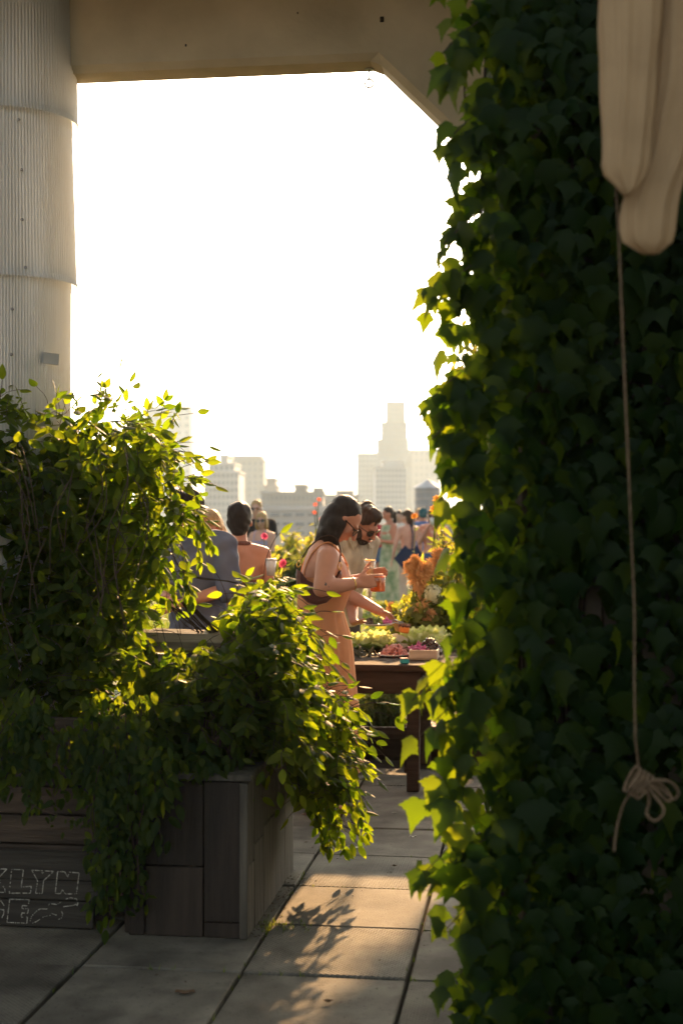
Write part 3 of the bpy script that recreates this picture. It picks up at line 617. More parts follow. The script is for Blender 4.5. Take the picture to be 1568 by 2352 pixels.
# white flower head
wb = P(995, 1470, 10.0); e = empty('white_flower_head', wb); tag(e, 'round creamy white flower head near the ivy edge', 'flower'); hc = P(993, 1366, 10.0)-wb
mb = MB(); mb.add(*tube_data([Vector((0, 0, 0)), hc], .006, 5)); mb.build('stem', m_stem_g, e); mb = MB()
for k in range(260):
    d = Vector(rng.normal(0, 1, 3)).normalized(); c = hc+d*.075*random.uniform(.75, 1); s = d.orthogonal().normalized()*.014; t = d.cross(s)
    mb.add([c+s, c+t, c-s, c-t], [(0, 1, 2, 3)])
mb.build('florets', m_whp, e)['kind'] = 'stuff'
# grass on the lawn
pos = []; 
for k in range(15000):
    y = random.uniform(11.6, 30) if random.random() < .75 else random.uniform(11.6, 16); x = random.uniform(-.14, .11)*y; pos.append((x, y, .09))
pos = np.array(pos); Rm = np.array([basis(np.array([0, 0, 1])+rv(.45), np.array([0, -1, .2])+rv(.5)) for _ in pos]); scl = rng.uniform(.05, .12, len(pos))
g = foliage('lawn_grass', 'lance', pos, Rm, scl, L_grass, None); tag(g, 'mown green grass of the rooftop lawn', 'grass', kind='stuff')
# ================================================================== BUILT OBJECTS
# planter with vertical boards
pl = empty('wooden_planter', frame(5.89, -1.31, 0), -TH); tag(pl, 'dark board clad planter box with grey right side beside the path', 'planter')
W, Dp, H = .44, 1.06, .60
def vboards(axis, xs, z_split, m, s):
    for k in range(len(xs)-1):
        w = xs[k+1]-xs[k]-.005; c = (xs[k]+xs[k+1])/2; zs = [0.0]+[z_split[k]]*(z_split[k] > 0)+[H]
        for a, b in zip(zs[:-1], zs[1:]):
            h = b-a-.004; pr = random.uniform(0, .005)
            if axis == 'f': box('board', (c, -Dp/2-.011-pr, (a+b)/2), (w, .022, h), m, pl, bev=.003, jit=.0012)
            else: box('board', (s*(W/2+.011+pr), c, (a+b)/2), (.022, w, h), m, pl, bev=.003, jit=.0012)
vboards('f', [-.22, -.155, .075, .22], [0, .27, .06], m_wood_dark, 0)
vboards('s', [-.53, -.41, -.21, .04, .30, .53], [.27, .33, .36, .40, .42], m_wood_grey, 1)
vboards('s', [-.53, -.2, .2, .53], [0, 0, 0], m_wood_dark, -1)
box('board', (0, Dp/2+.012, H/2), (W, .022, H), m_wood_dark, pl)
box('corner_post', (W/2+.012, -Dp/2-.013, H/2-.003), (.03, .032, H-.006), m_wood_grey, pl, jit=.003)
for (c, s) in [((0, -Dp/2+.01, H+.014), (W+.09, .09, .024)), ((W/2-.01, .045, H+.0145), (.09, Dp-.0, .025)), ((-W/2+.01, .045, H+.0145), (.09, Dp, .025))]: box('cap_rail', c, s, m_wood_grey, pl, jit=.002)
box('soil', (0, 0, H-.06), (W-.01, Dp-.01, .04), m_soil, pl, bev=0)
# long planter of horizontal planks at left
lp = empty('plank_planter', frame(5.95, -2.28, 0), -TH); tag(lp, 'long planter of stacked weathered planks at the left edge', 'planter')
for k, (z, h, x1) in enumerate([(.085, .16, .62), (.235, .13, .63), (.36, .115, .63), (.475, .11, .62), (.585, .105, .64), (.69, .10, .66), (.775, .065, .69)]):
    x0 = -.95; box('plank', ((x0+x1)/2, -.43+random.uniform(-.006, .006), z), (x1-x0, .05, h-.004), m_wood_h, lp, bev=.004, jit=.002)
for k in range(5): box('plank', (.60, 0, .08+.155*k), (.045, .80, .15), m_wood_h, lp, bev=.004, jit=.002)
for k in range(5): box('plank', (-.15, .42, .08+.155*k), (1.5, .045, .15), m_wood_h, lp, bev=.004, jit=.002)
box('soil', (-.17, 0, .70), (1.48, .78, .06), m_soil, lp, bev=0)
box('gap_post', (.70, .30, .40), (.13, .05, .80), m_wood_h, lp); box('gap_post', (.675, -.30, .40), (.06, .06, .80), m_wood_h, lp)  # wider post added to block sun leaking between the planters
# chalk sign
sg = empty('chalk_sign_board', frame(5.40, -2.02, 0), -TH); tag(sg, 'weathered board with chalk outline lettering leaning at lower left', 'sign')
for k, (z, h, x1) in enumerate([(.055, .105, .335), (.15, .078, .37), (.245, .11, .385)]): box('board', (x1/2-.36, 0, z), (.72+x1, .035, h-.002), m_sign, sg, bev=.003, jit=.0015)
inv = Matrix.Translation(frame(5.40, -2.02, 0)) @ Matrix.Rotation(-TH, 4, 'Z'); inv = inv.inverted()
ST = [[(0, 460), (95, 460), (0, 560)], [(0, 600), (15, 640)], [(0, 755), (70, 760), (70, 720), (45, 680)],
 [(155, 465), (305, 470), (275, 690), (405, 680), (395, 768), (125, 768), (135, 650), (155, 465)],
 [(410, 475), (690, 490), (560, 610), (545, 770), (460, 770), (485, 610), (410, 475)], [(540, 500), (550, 520), (565, 500)],
 [(740, 495), (830, 495), (870, 565), (885, 500), (1015, 510), (980, 778), (840, 778), (800, 725), (775, 775), (710, 770), (740, 495)],
 [(0, 835), (60, 930)], [(0, 970), (60, 985), (50, 1040), (30, 1085)],
 [(130, 845), (380, 850), (365, 930), (290, 925), (285, 965), (370, 965), (360, 1025), (285, 1020), (275, 1075), (355, 1070), (350, 1150), (95, 1140), (130, 845)],
 [(610, 935), (640, 905), (690, 905), (730, 915), (830, 850), (900, 825), (980, 840), (1000, 900), (985, 930)], [(815, 940), (940, 925), (985, 905)],
 [(390, 1125), (410, 1060), (480, 990), (520, 968), (610, 970)], [(420, 1150), (470, 1130), (560, 1070), (650, 1050)], [(660, 1025), (740, 1055)], [(790, 1000), (805, 1030), (795, 1080), (750, 1105)]]
mb = MB(); mb2 = MB()
for si, st in enumerate(ST):
    pts = []
    for (x, y) in st:
        p = inv @ P(.18*x, 1913+.18*y, 5.6)      # point on the view ray, then moved along it to the board face
        c0 = inv @ Vector((0, 0, 1.6)); t = (-.0195-c0.y)/(p.y-c0.y); pts.append(c0+(p-c0)*t)
    for a, b in zip(pts[:-1], pts[1:]):
        n = max(2, int((b-a).length/.004)); d = (b-a).normalized(); s = Vector((-d.z, 0, d.x))
        for k in range(n):
            if random.random() < .18: continue
            p, q = a.lerp(b, k/n), a.lerp(b, (k+1)/n); w1 = random.uniform(.0012, .0023)
            mb.add([p-s*w1, q-s*w1, q+s*w1, p+s*w1], [(0, 1, 2, 3)])
mb.build('chalk_lettering', m_chalk, sg)
# timber rail behind the planter
rl = empty('timber_rail', frame(6.02, -1.45, 0), -TH); tag(rl, 'silvered timber rail on posts with vine stems over it', 'rail')
vs, fs = loft_data([(Vector((-.22, 0, 1.075)), .04, .035, Vector((0, 1, 0)), Vector((0, 0, 1))), (Vector((-.205, 0, 1.08)), .065, .052, Vector((0, 1, 0)), Vector((0, 0, 1))), (Vector((.1, 0, 1.075)), .066, .05, Vector((0, 1, 0)), Vector((0, 0, 1))), (Vector((.5, 0, 1.06)), .066, .05, Vector((0, 1, 0)), Vector((0, 0, 1)))], 8)
o = obj('rail', vs, fs, m_wood_log, rl)
box('post', (-.14, .0, .51), (.06, .09, 1.02), m_wood_log, rl); box('post', (.2, .0, .79), (.07, .09, .46), m_wood_log, rl)
box('lower_rail', (.06, .062, .74), (.46, .03, .09), m_wood_h, rl)
# curtain gathered at the right
def cloth(rings, folds, amp, n=56):
    vs, fs = [], []
    for i, (c, rx, ry, ph) in enumerate(rings):
        for j in range(n):
            a = 2*math.pi*j/n; k = 1+amp*(1-2*abs(math.sin(folds*.5*a+ph)))+amp*.4*math.sin((folds*2+1)*a+ph*2+i*.13)+.02*math.sin(i*.9+a*2); vs.append(c+Vector((rx*k*math.cos(a), ry*k*math.sin(a), 0)))
    m = len(rings)
    for i in range(m-1):
        for j in range(n): fs.append((i*n+j, i*n+(j+1) % n, (i+1)*n+(j+1) % n, (i+1)*n+j))
    fs += [tuple(range(n-1, -1, -1)), tuple(range((m-1)*n, m*n))]; return vs, fs
cu = empty('gathered_curtain', P(1470, 0, 3.2)); b_ = cu.location.copy(); tag(cu, 'beige canvas curtain gathered up and hanging at upper right', 'curtain')
def fold(name, prof, d, folds, amp, ryf=.5):
    ys = np.linspace(prof[0][0], prof[-1][0], 34); r = []
    for i, y in enumerate(ys):
        xl = np.interp(y, [p[0] for p in prof], [p[1] for p in prof]); xr = np.interp(y, [p[0] for p in prof], [p[2] for p in prof]); c = P((xl+xr)/2, y, d)-b_; rx = (xr-xl)/2/F*d
        r.append((c, rx, max(.012, min(rx*ryf, .05)), .25*math.sin(i*.25)))
    vs, fs = cloth(r, folds, amp); return obj(name, vs, fs, m_canvas, cu, True)
fold('front_fold', [(-330, 1368, 1520), (0, 1376, 1512), (200, 1383, 1500), (360, 1386, 1488), (392, 1384, 1484), (402, 1392, 1478), (412, 1410, 1476), (430, 1418, 1462), (444, 1424, 1452), (448, 1432, 1446)], 3.2, 7, .15)
fold('back_fold', [(-330, 1490, 1680), (0, 1500, 1660), (200, 1488, 1640), (350, 1474, 1590), (430, 1448, 1560), (480, 1432, 1548), (540, 1430, 1544), (565, 1438, 1538), (578, 1455, 1526), (582, 1475, 1512)], 3.26, 6, .14)
# rope and knot
def braid(pts, r, name, parent, loc):
    mb = MB(); pts = spline(pts, 10); acc = 0; out = [[], [], []]
    for i, p in enumerate(pts):
        if i: acc += (p-pts[i-1]).length
        t = (pts[min(i+1, len(pts)-1)]-pts[max(i-1, 0)]).normalized(); a = t.orthogonal().normalized(); b = t.cross(a)
        for k in range(3): an = acc*2*math.pi/.03+k*2.094; out[k].append(p+(a*math.cos(an)+b*math.sin(an))*r*.45-loc)
    for k in range(3): mb.add(*tube_data(out[k], r*.62, 6))
    return mb.build(name, m_rope, parent, True)
rp = empty('hanging_rope', P(1455, 1900, 3.3)); tag(rp, 'thin rope hanging from the curtain to a looped knot', 'rope'); lr = rp.location.copy()
braid([P(1413, 385, 3.25), P(1422, 560, 3.27), P(1432, 820, 3.3), P(1444, 1100, 3.32), P(1450, 1250, 3.34), P(1456, 1400, 3.35), P(1456, 1560, 3.35), P(1458, 1700, 3.36)] , .0031, 'line', rp, lr)
braid([P(1458, 1700, 3.36), P(1464, 1750, 3.38), P(1468, 1790, 3.38)], .0031, 'line', rp, lr)
kc = P(1466, 1800, 3.36); mb = MB(); w_ = []
for k in range(90):
    a = k/90*6.283*4.5; ax = Vector((.86, 0, -.5)); t = k/90-.5; w_.append(kc+ax*t*.05+(Vector((.5, 0, .86))*math.cos(a)*.032+Vector((0, 1, 0))*math.sin(a)*.022))
braid(w_[::3], .0037, 'wrapped_knot', rp, lr)
for lp_ in [[(1482, 1805), (1490, 1840), (1484, 1868), (1500, 1885), (1518, 1875), (1522, 1855), (1500, 1825), (1484, 1803)], [(1486, 1798), (1510, 1808), (1545, 1835), (1556, 1818), (1535, 1795), (1495, 1792)], [(1490, 1796), (1515, 1800), (1540, 1830), (1530, 1840), (1505, 1815), (1486, 1800)]]:
    braid([P(x, y, 3.33+.02*math.sin(i)) for i, (x, y) in enumerate(lp_)], .0038, 'loop', rp, lr)
braid([P(1455, 1815, 3.38), P(1432, 1845, 3.4), P(1418, 1890, 3.4), P(1412, 1925, 3.38), P(1409, 1955, 3.36)], .0031, 'tail', rp, lr)

# ---------------------------------------------------------------- serving table
tz = .75
tbp = frame(8.85, -1.105, 0); tb_ = empty('serving_table', tbp, -TH); tag(tb_, 'dark timber serving table laden with food', 'table')
# local x along V, y along U
for k in range(5): box('top_plank', (.16, -.44+.22*k, tz-.02), (1.41, .215, .04), m_wood_tab, tb_, jit=.002)
box('apron', (0, -.515, tz-.105), (.96, .035, .13), m_wood_tab, tb_, jit=.002); box('apron', (0, .515, tz-.105), (.96, .035, .13), m_wood_tab, tb_)
box('apron', (-.47, 0, tz-.105), (.035, .98, .128), m_wood_tab, tb_); box('apron', (.47, 0, tz-.105), (.035, .98, .128), m_wood_tab, tb_)
for sx in (-.43, .43):
    for sy in (-.46, .46): box('leg', (sx, sy, (tz-.045)/2), (.075, .075, tz-.05), m_wood_tab, tb_, jit=.003)
box('brace', (.39, -.46, .20), (.03, .06, .18), m_wood_tab, tb_); box('stretcher', (0, .46, .20), (.78, .05, .08), m_wood_tab, tb_)
TT = tz+.002
def onT(x, y): d = (1.6-TT)*F/(y-1195); return Vector(((x-784)/F*d, d, TT))      # photo point lying on the table top
def blob_cluster(parent, name, m, base, rx, ry, rz_, n, size, shape=None, jit=.3):
    mb = MB()
    for k in range(n):
        a = random.uniform(0, 6.28); q = random.random()**.5; c = Vector((rx*q*math.cos(a), ry*q*math.sin(a), rz_*(1-q*q)*random.uniform(.2, 1)+size*.4))
        bm = bmesh.new(); bmesh.ops.create_icosphere(bm, subdivisions=1, radius=size*random.uniform(.7, 1.2)); M3 = Euler((random.uniform(0, 6), random.uniform(0, 6), random.uniform(0, 6))).to_matrix(); sc3 = shape or (1, 1, 1)
        vs = [c+M3 @ Vector((v.co.x*sc3[0], v.co.y*sc3[1], v.co.z*sc3[2]))*random.uniform(1-jit*.3, 1+jit*.3) for v in bm.verts]; bm.verts.index_update(); fs = [[v.index for v in f.verts] for f in bm.faces]; bm.free(); mb.add(vs, fs)
    o = mb.build(name, m, parent, True); o['kind'] = 'stuff'; return o
def lettuce(label, x, y, r, seed, dark=.3):
    p = onT(x, y); e = empty('lettuce_head', p); tag(e, label, 'lettuce', 'lettuce heads on the table'); r_ = np.random.default_rng(seed)
    n = 20
    for k in range(n):
        t = k/n; el = .1+1.25*t; az = k*2.4+r_.normal(0, .2); rr = r*(1-.55*t)
        # ruffled cupped leaf
        vs, fs = [], []; nu, nv = 5, 13
        for i in range(nu):
            f = i/(nu-1)
            for j in range(nv):
                g = j/(nv-1)*2-1; wv = rr*1.25*math.sin(math.pi*(.12+.55*f))*g; up = f*r*.95*(.55+.5*t); outw = rr*(.35+.75*math.sin(f*1.5)*math.cos(el*.75)); outw -= .45*rr*g*g
                ruf = .13*r*f*f*math.sin(10*g+k*1.3)
                x_ = outw+ruf; vs.append((x_*math.cos(az)-wv*math.sin(az), x_*math.sin(az)+wv*math.cos(az), .01+up*math.sin(.5+el*.5)+ruf*.5))
        for i in range(nu-1):
            for j in range(nv-1): fs.append((i*nv+j, i*nv+j+1, (i+1)*nv+j+1, (i+1)*nv+j))
        obj('leaf', vs, fs, L_lettd if t < dark else L_lett, e, True)
lettuce('lettuce head nearest the orange dress', 826, 1496, .12, 1); lettuce('pale lettuce head left of the white paper box', 868, 1494, .13, 2, .2); lettuce('small lettuce between the dress and the paper box', 850, 1488, .09, 6, .3)
lettuce('lettuce head right of the white paper box', 955, 1490, .14, 3, .35); lettuce('bright lettuce head behind the olives', 990, 1489, .15, 4, .2); lettuce('lettuce head beside the ivy on the table', 1018, 1494, .10, 5, .3)
m_paper = mat('white paper', (.78, .74, .68), .8, .05, 20, trans=.15, tcol=(.8, .7, .6)); m_plate = mat('plate', (.72, .66, .60), .35, .05, 20); m_pinkf = mat('pink radish pieces', (.62, .16, .14), .5, .35, 60, col2=(.75, .33, .25)); m_olive = mat('olives', (.045, .03, .03), .25, .5, 60, col2=(.14, .09, .06))
m_purple = mat('pickled onion', (.55, .12, .28), .4, .3, 60); m_brown = mat('crispbread', (.20, .085, .045), .8, .4, 40, bump=.5); m_teal = mat('teal card', (.03, .33, .36), .5, .1, 20); m_carrot = mat('carrot orange', (.75, .22, .03), .5, .12, 30)
m_darkleaf = leaf_mat('dark herb leaf', (.03, .05, .03), (.07, .06, .04), (.08, .10, .03), (.16, .10, .04)); m_cup_w = mat('white cup', (.75, .73, .70), .4, .03, 20)
# white scalloped paper box with a small bowl inside
p = onT(913, 1492); e = empty('paper_box', p, -.1); tag(e, 'white paper box with wavy torn rim on the table', 'box')
vs, fs = [], []; n = 40; hw, hd = .066, .06
for j in range(n):
    a = 6.283*j/n; ca, sa = math.cos(a), math.sin(a); k = 1/max(abs(ca), abs(sa)); x_, y_ = hw*ca*k, hd*sa*k
    vs += [(x_, y_, 0), (x_*1.05, y_*1.05, .085+.016*math.sin(a*4+.6)), (x_*.97, y_*.97, .083+.016*math.sin(a*4+.6)), (x_*.93, y_*.93, .006)]
for j in range(n):
    b = (j+1) % n
    for q in range(3): fs.append((j*4+q, b*4+q, b*4+q+1, j*4+q+1))
fs.append(tuple(j*4 for j in range(n))[::-1]); fs.append(tuple(j*4+3 for j in range(n))); obj('sides', vs, fs, m_paper, e)
e2 = empty('small_bowl', p+Vector((-.01, 0, .008))); tag(e2, 'small tan bowl inside the white paper box', 'bowl')
mb = MB(); mb.add(*loft_data([(Vector((0, 0, 0)), .025, .025), (Vector((0, 0, .05)), .042, .042), (Vector((0, 0, .075)), .045, .045), (Vector((0, 0, .06)), .038, .038)], 20)); mb.build('bowl_wall', m_wood_pale, e2, True)
# pink salad plate
p = onT(904, 1508); e = empty('pink_salad_plate', p); tag(e, 'plate heaped with pink sliced radish at the table front', 'plate')
mb = MB(); mb.add(*loft_data([(Vector((0, 0, 0)), .07, .07), (Vector((0, 0, .004)), .08, .08), (Vector((0, 0, .014)), .108, .108), (Vector((0, 0, .017)), .106, .106), (Vector((0, 0, .008)), .07, .07)], 32)); mb.build('dish', m_plate, e, True)
blob_cluster(e, 'radish_slices', m_pinkf, p, .088, .085, .075, 190, .016, (1, .8, .4))
# pale tray with olives and pickled onion
p = onT(972, 1516); e = empty('pale_wood_tray', p, -TH); tag(e, 'pale wooden tray at the front right of the table', 'tray')
box('base', (0, .1, .012), (.17, .24, .024), m_wood_pale, e)
for sx in (-.082, .082): box('side', (sx, .1, .035), (.012, .24, .05), m_wood_pale, e)
for sy in (-.018, .218): box('side', (0, sy, .035), (.17, .012, .052), m_wood_pale, e)
e = empty('olive_heap', p+Vector((.05, .16, .026))); tag(e, 'heap of dark olives on the pale tray near the ivy', 'food'); blob_cluster(e, 'olives', m_olive, p, .07, .06, .085, 90, .016, (1.2, 1, 1))
e = empty('pickled_onion_heap', p+Vector((-.025, .12, .026))); tag(e, 'strands of magenta pickled onion beside the olives', 'food'); blob_cluster(e, 'onion_strands', m_purple, p, .05, .05, .06, 70, .014, (2.6, .4, .4))
p = onT(955, 1495); e = empty('crispbread_board', p, -TH); tag(e, 'flat seeded brown crispbread sheets on the table', 'food')
for k in range(4): box('cracker', (-.03+.03*k, .03*k-.03, .006+.007*k), (.19, .12, .006), m_brown, e, rz=random.uniform(-.2, .2), jit=.004)
p = onT(930, 1525); e = empty('teal_card_box', p, .15); tag(e, 'little teal card box at the table edge', 'box'); box('carton', (0, .02, .014), (.05, .035, .027), m_teal, e); box('lid', (0, .02, .030), (.052, .037, .006), mat('peach card', (.6, .35, .25), .7), e)
p = onT(838, 1505); Lh = []
for k in range(70): Lh.append(((p.x+random.gauss(0, .06), p.y+random.gauss(0, .09), tz+.005+abs(random.gauss(0, .012))), rv(.6)+np.array([.2, -.3, -.1]), np.array([0, -.2, 1])+rv(.25), random.uniform(.05, .11)))
plant('herb_leaves', 'dark loose herb leaves spread on the table by the dress', 'herbs', 'lance', Lh, m_darkleaf, 70)
# ================================================================== PEOPLE
def skin_mat(name, c): return mat(name, c, .5, .07, 12, spec=.35, rnd=0, trans=.06, tcol=(.8, .3, .15))
m_skin = [skin_mat('skin light', (.50, .27, .19)), skin_mat('skin warm', (.46, .22, .145)), skin_mat('skin pale', (.56, .34, .26)), skin_mat('skin tan', (.42, .22, .14))]
def hair_mat(name, c, tr=.0): return mat(name, c, .5, .4, 8, bump=.8, bscale=70, stretch=(7, 7, .6), spec=.22, rnd=0, trans=tr, tcol=(.6, .3, .1))
m_hair_bk = hair_mat('black hair', (.020, .014, .011)); m_hair_br = hair_mat('brown hair', (.05, .026, .015)); m_hair_bl = hair_mat('blond hair', (.50, .34, .15), .15); m_beard = hair_mat('beard', (.04, .022, .014))
m_glassd = mat('dark lens', (.02, .014, .01), .08, .1, 5, spec=.8); m_lens_red = mat('red frame', (.5, .03, .06), .3, .1, 5); m_shoe = mat('sandal leather', (.16, .09, .05), .6, .2, 20); m_eye = mat('eye', (.03, .02, .015), .2, .1, 5)
def linen(name, c, var=.08, **k): return mat(name, c, .88, var, 5, bump=.35, bscale=14, spec=.15, rnd=0, trans=k.pop('trans', .08), tcol=k.pop('tcol', c), **k)
def cap_part(a, b, ra, rb, n=14, flat=False):
    a, b = Vector(a), Vector(b); t = (b-a); ln = t.length; t = t.normalized() if ln > 1e-6 else Vector((0, 0, 1)); x = t.orthogonal().normalized(); y = t.cross(x); rings = []
    if flat: rings = [(a, ra), (b, rb)]
    else:
        for k in range(1, 6): an = math.pi/2*(1-k/5); rings.append((a-t*ra*math.sin(an), ra*math.cos(an)))
        for k in range(0, 5): an = math.pi/2*k/5; rings.append((b+t*rb*math.sin(an), rb*math.cos(an)))
    return loft_data([(c, max(r, .001), max(r, .001), x, y) for c, r in rings], n)
def ell_part(c, r, M3=None, n=2):
    bm = bmesh.new(); bmesh.ops.create_icosphere(bm, subdivisions=3 if n > 2 else 2, radius=1); bm.verts.index_update(); c = Vector(c)
    vs = [c+((M3 @ Vector((v.co.x*r[0], v.co.y*r[1], v.co.z*r[2]))) if M3 is not None else Vector((v.co.x*r[0], v.co.y*r[1], v.co.z*r[2]))) for v in bm.verts]; fs = [[v.index for v in f.verts] for f in bm.faces]; bm.free(); return vs, fs
def fuse(name, parts, vox, m, parent, smooth=4, wr=0.0, wf=30.0):
    """joins overlapping shapes into one continuous skin"""
    mb = MB()
    for p in parts: mb.add(*p)
    me = bpy.data.meshes.new(name); me.from_pydata(mb.v, [], mb.f); me.update(); bm = bmesh.new(); bm.from_mesh(me); bmesh.ops.recalc_face_normals(bm, faces=bm.faces[:]); bm.to_mesh(me); bm.free()
    o = bpy.data.objects.new('tmp', me); C.objects.link(o); rm = o.modifiers.new('r', 'REMESH'); rm.mode = 'VOXEL'; rm.voxel_size = vox
    sm = o.modifiers.new('s', 'SMOOTH'); sm.factor = .5; sm.iterations = smooth
    dg = bpy.context.evaluated_depsgraph_get(); m2 = bpy.data.meshes.new_from_object(o.evaluated_get(dg)); bpy.data.objects.remove(o); bpy.data.meshes.remove(me)
    if wr:
        n = len(m2.vertices); co_ = np.empty(n*3, np.float32); m2.vertices.foreach_get('co', co_); co_ = co_.reshape(-1, 3); nr = np.empty(n*3, np.float32); m2.vertices.foreach_get('normal', nr); nr = nr.reshape(-1, 3)
        f = np.sin(wf*(co_[:, 0]*.9+co_[:, 2]*.5)+3*np.sin(wf*.35*co_[:, 2]))+.7*np.sin(wf*1.7*(co_[:, 1]-co_[:, 2]*.6)+2*np.sin(wf*.5*co_[:, 0]))
        co_ += nr*(wr*f)[:, None]; m2.vertices.foreach_set('co', co_.reshape(-1)); m2.update()
    m2.materials.clear(); m2.name = name
    return link(name, m2, m, parent, True)
def hand_parts(w_, fwd, thumb, palm, k=1.0, curl=.5):
    """wrist point, direction of fingers, thumb side, palm-facing direction"""
    w_ = Vector(w_); f = Vector(fwd).normalized(); t = Vector(thumb); t = (t-f*t.dot(f)).normalized(); p = Vector(palm); p = (p-f*p.dot(f)-t*p.dot(t)); p = p.normalized() if p.length > 1e-4 else f.cross(t)
    out = []
    for i, (off, ln) in enumerate([(.030, .040), (.010, .046), (-.010, .043), (-.029, .034)]):
        root = w_+f*.085*k+t*off*k; out.append(cap_part(w_+t*off*.5*k, root, .013*k, .0115*k, 8)); d = f; q = root; r = .0088*k
        for s in range(3):
            an = curl*(.7+.5*s); d = (d*math.cos(an*.8)+p*math.sin(an*.8)).normalized(); e = q+d*ln*k*(1, .68, .55)[s]; out.append(cap_part(q, e, r, r*.9, 8)); q = e; r *= .92
    q = w_+f*.03*k+t*.028*k; d = (f*.7+t*.75+p*.25).normalized()
    for s in range(2): e = q+d*.036*k; out.append(cap_part(q, e, .0115*k, .0095*k, 8)); q = e; d = (d+f*.35+p*.4*curl).normalized()
    return out
TORSO = {'f': [(.80, .150, .105, 0), (.90, .168, .118, 0), (.97, .155, .108, 0), (1.08, .122, .090, .005), (1.18, .132, .100, .01), (1.27, .145, .112, .018), (1.35, .150, .090, .005), (1.405, .110, .070, -.005), (1.45, .055, .052, -.01)],
         'm': [(.80, .150, .105, 0), (.92, .160, .112, 0), (1.06, .148, .105, 0), (1.18, .162, .115, .005), (1.29, .178, .122, .01), (1.37, .180, .100, 0), (1.43, .120, .075, -.01), (1.475, .062, .058, -.01)]}
def person(label, d, xD, g, H, yaw, sex='f', skin=0, lean=0.0, head=(0, 0, 0), armR=None, armL=None, handR=None, handL=None, vox=.012, bare_legs=True, stance=.09, legs=True, twist=0.0, hcw=None, girth=1.0, girth_y=1.0, arm_k=1.0):
    """faces local +Y; armR/armL = (elbow, wrist) in local metres for a 1.7 m body, or world Vectors if 'w' given"""
    k = H/1.7; rootp = Vector(((xD-784)/F*d, d, g)); e = empty('person', rootp, R(yaw)); tag(e, label, 'person')
    Mw = Matrix.Translation(rootp) @ Matrix.Rotation(R(yaw), 4, 'Z'); Mi = Mw.inverted(); hp = Vector((0, 0, .93)); rl = Matrix.Rotation(-R(lean), 3, 'X'); tw = Matrix.Rotation(R(twist), 3, 'Z')
    def T(p):
        p = Vector(p)
        if p.z > hp.z: f = min(1, (p.z-hp.z)/.25); rr = Matrix.Rotation(-R(lean)*f, 3, 'X') @ Matrix.Rotation(R(twist)*f, 3, 'Z'); p = hp+rr @ (p-hp)
        return p*k
    def ring(z, rx, ry, y, inf=0.0): ax = (tw @ Vector((1, 0, 0))) if z > 1.05 else Vector((1, 0, 0)); ay = (rl @ tw @ Vector((0, 1, 0))) if z > 1.05 else Vector((0, 1, 0)); return (T((0, y, z)), (rx*girth+inf)*k, (ry*girth*girth_y+inf)*k, ax, ay)
    S = {}; S['T'] = T; S['ring'] = ring; S['k'] = k; S['e'] = e; S['Mi'] = Mi
    parts = [loft_data([ring(*r) for r in TORSO[sex]], 24)]
    sw = .165 if sex == 'f' else .195
    hc = T((0, .035, 1.595)); Rh = rl @ tw @ Euler((R(head[0]), R(head[1]), R(head[2])), 'ZXY').to_matrix()
    nb = T((0, -.012, 1.44)); hc = nb+(Rh @ Vector((0, .045, .155)))*k if head != (0, 0, 0) else hc
    if hcw is not None: hc = Mi @ hcw
    S['hc'] = hc; S['Rh'] = Rh
    def hd(p): return hc+Rh @ (Vector(p)*k)
    S['hd'] = hd
    parts += [cap_part(nb, hd((0, -.02, -.05)), .056*k, .050*k), cap_part(T((0, -.02, 1.38)), nb, .075*k, .06*k)]
    kk = 1.0 if sex == 'm' else .96
    for c, r in [((0, -.012, .030), (.076, .096, .088)), ((0, .028, -.045), (.056, .066, .072)), ((0, .060, -.095), (.024, .022, .020)), ((0, .074, .018), (.048, .022, .014)), ((0, .088, -.064), (.024, .014, .011)), ((.034, .058, -.03), (.026, .028, .03)), ((-.034, .058, -.03), (.026, .028, .03)), ((.080, -.004, -.015), (.013, .020, .032)), ((-.080, -.004, -.015), (.013, .020, .032))]:
        parts.append(ell_part(hd(Vector(c)*kk), Vector(r)*k*kk, Rh))
    parts.append(cap_part(hd((0, .092, .008)), hd((0, .113, -.034)), .009*k, .0135*k, 10))
    for s in (1, -1):
        sh = T((s*sw, -.005, 1.375)); parts += [cap_part(T((s*.05, -.012, 1.405)), sh, .050*k, .052*k*(1.08 if sex == 'm' else 1)), cap_part(T((s*.10, .01, 1.30)), sh, .07*k, .05*k)]
        arm = armR if s == 1 else armL; arm = arm or ((s*.215, -.02, 1.10), (s*.225, .06, .86))
        if len(arm) == 3: el, wr_ = Mi @ arm[0], Mi @ arm[1]
        else: el, wr_ = T(arm[0]), T(arm[1])
        S['sh%d' % s], S['el%d' % s], S['wr%d' % s] = sh, el, wr_; rf = (1.0 if sex == 'f' else 1.12)*arm_k
        parts += [cap_part(sh, sh.lerp(el, .4), .050*k*rf, .047*k*rf), cap_part(sh.lerp(el, .4), el, .046*k*rf, .038*k*rf), cap_part(el, el.lerp(wr_, .35), .037*k*rf, .037*k*rf), cap_part(el.lerp(wr_, .35), wr_, .037*k*rf, .025*k*rf)]
        h = handR if s == 1 else handL; fd = (wr_-el)
        if h: iv = Mi.to_3x3(); parts += hand_parts(wr_, iv @ Vector(h[0]), iv @ Vector(h[1]), iv @ Vector(h[2]), k, h[3])
        else: parts += hand_parts(wr_, fd, Vector((0, 1, .1)) if abs(fd.normalized().z) > .6 else Vector((-s*.3, 0, 1)), Vector((-s, 0, 0)) if abs(fd.normalized().z) > .6 else Vector((-s, 0, 0)), k, .35)
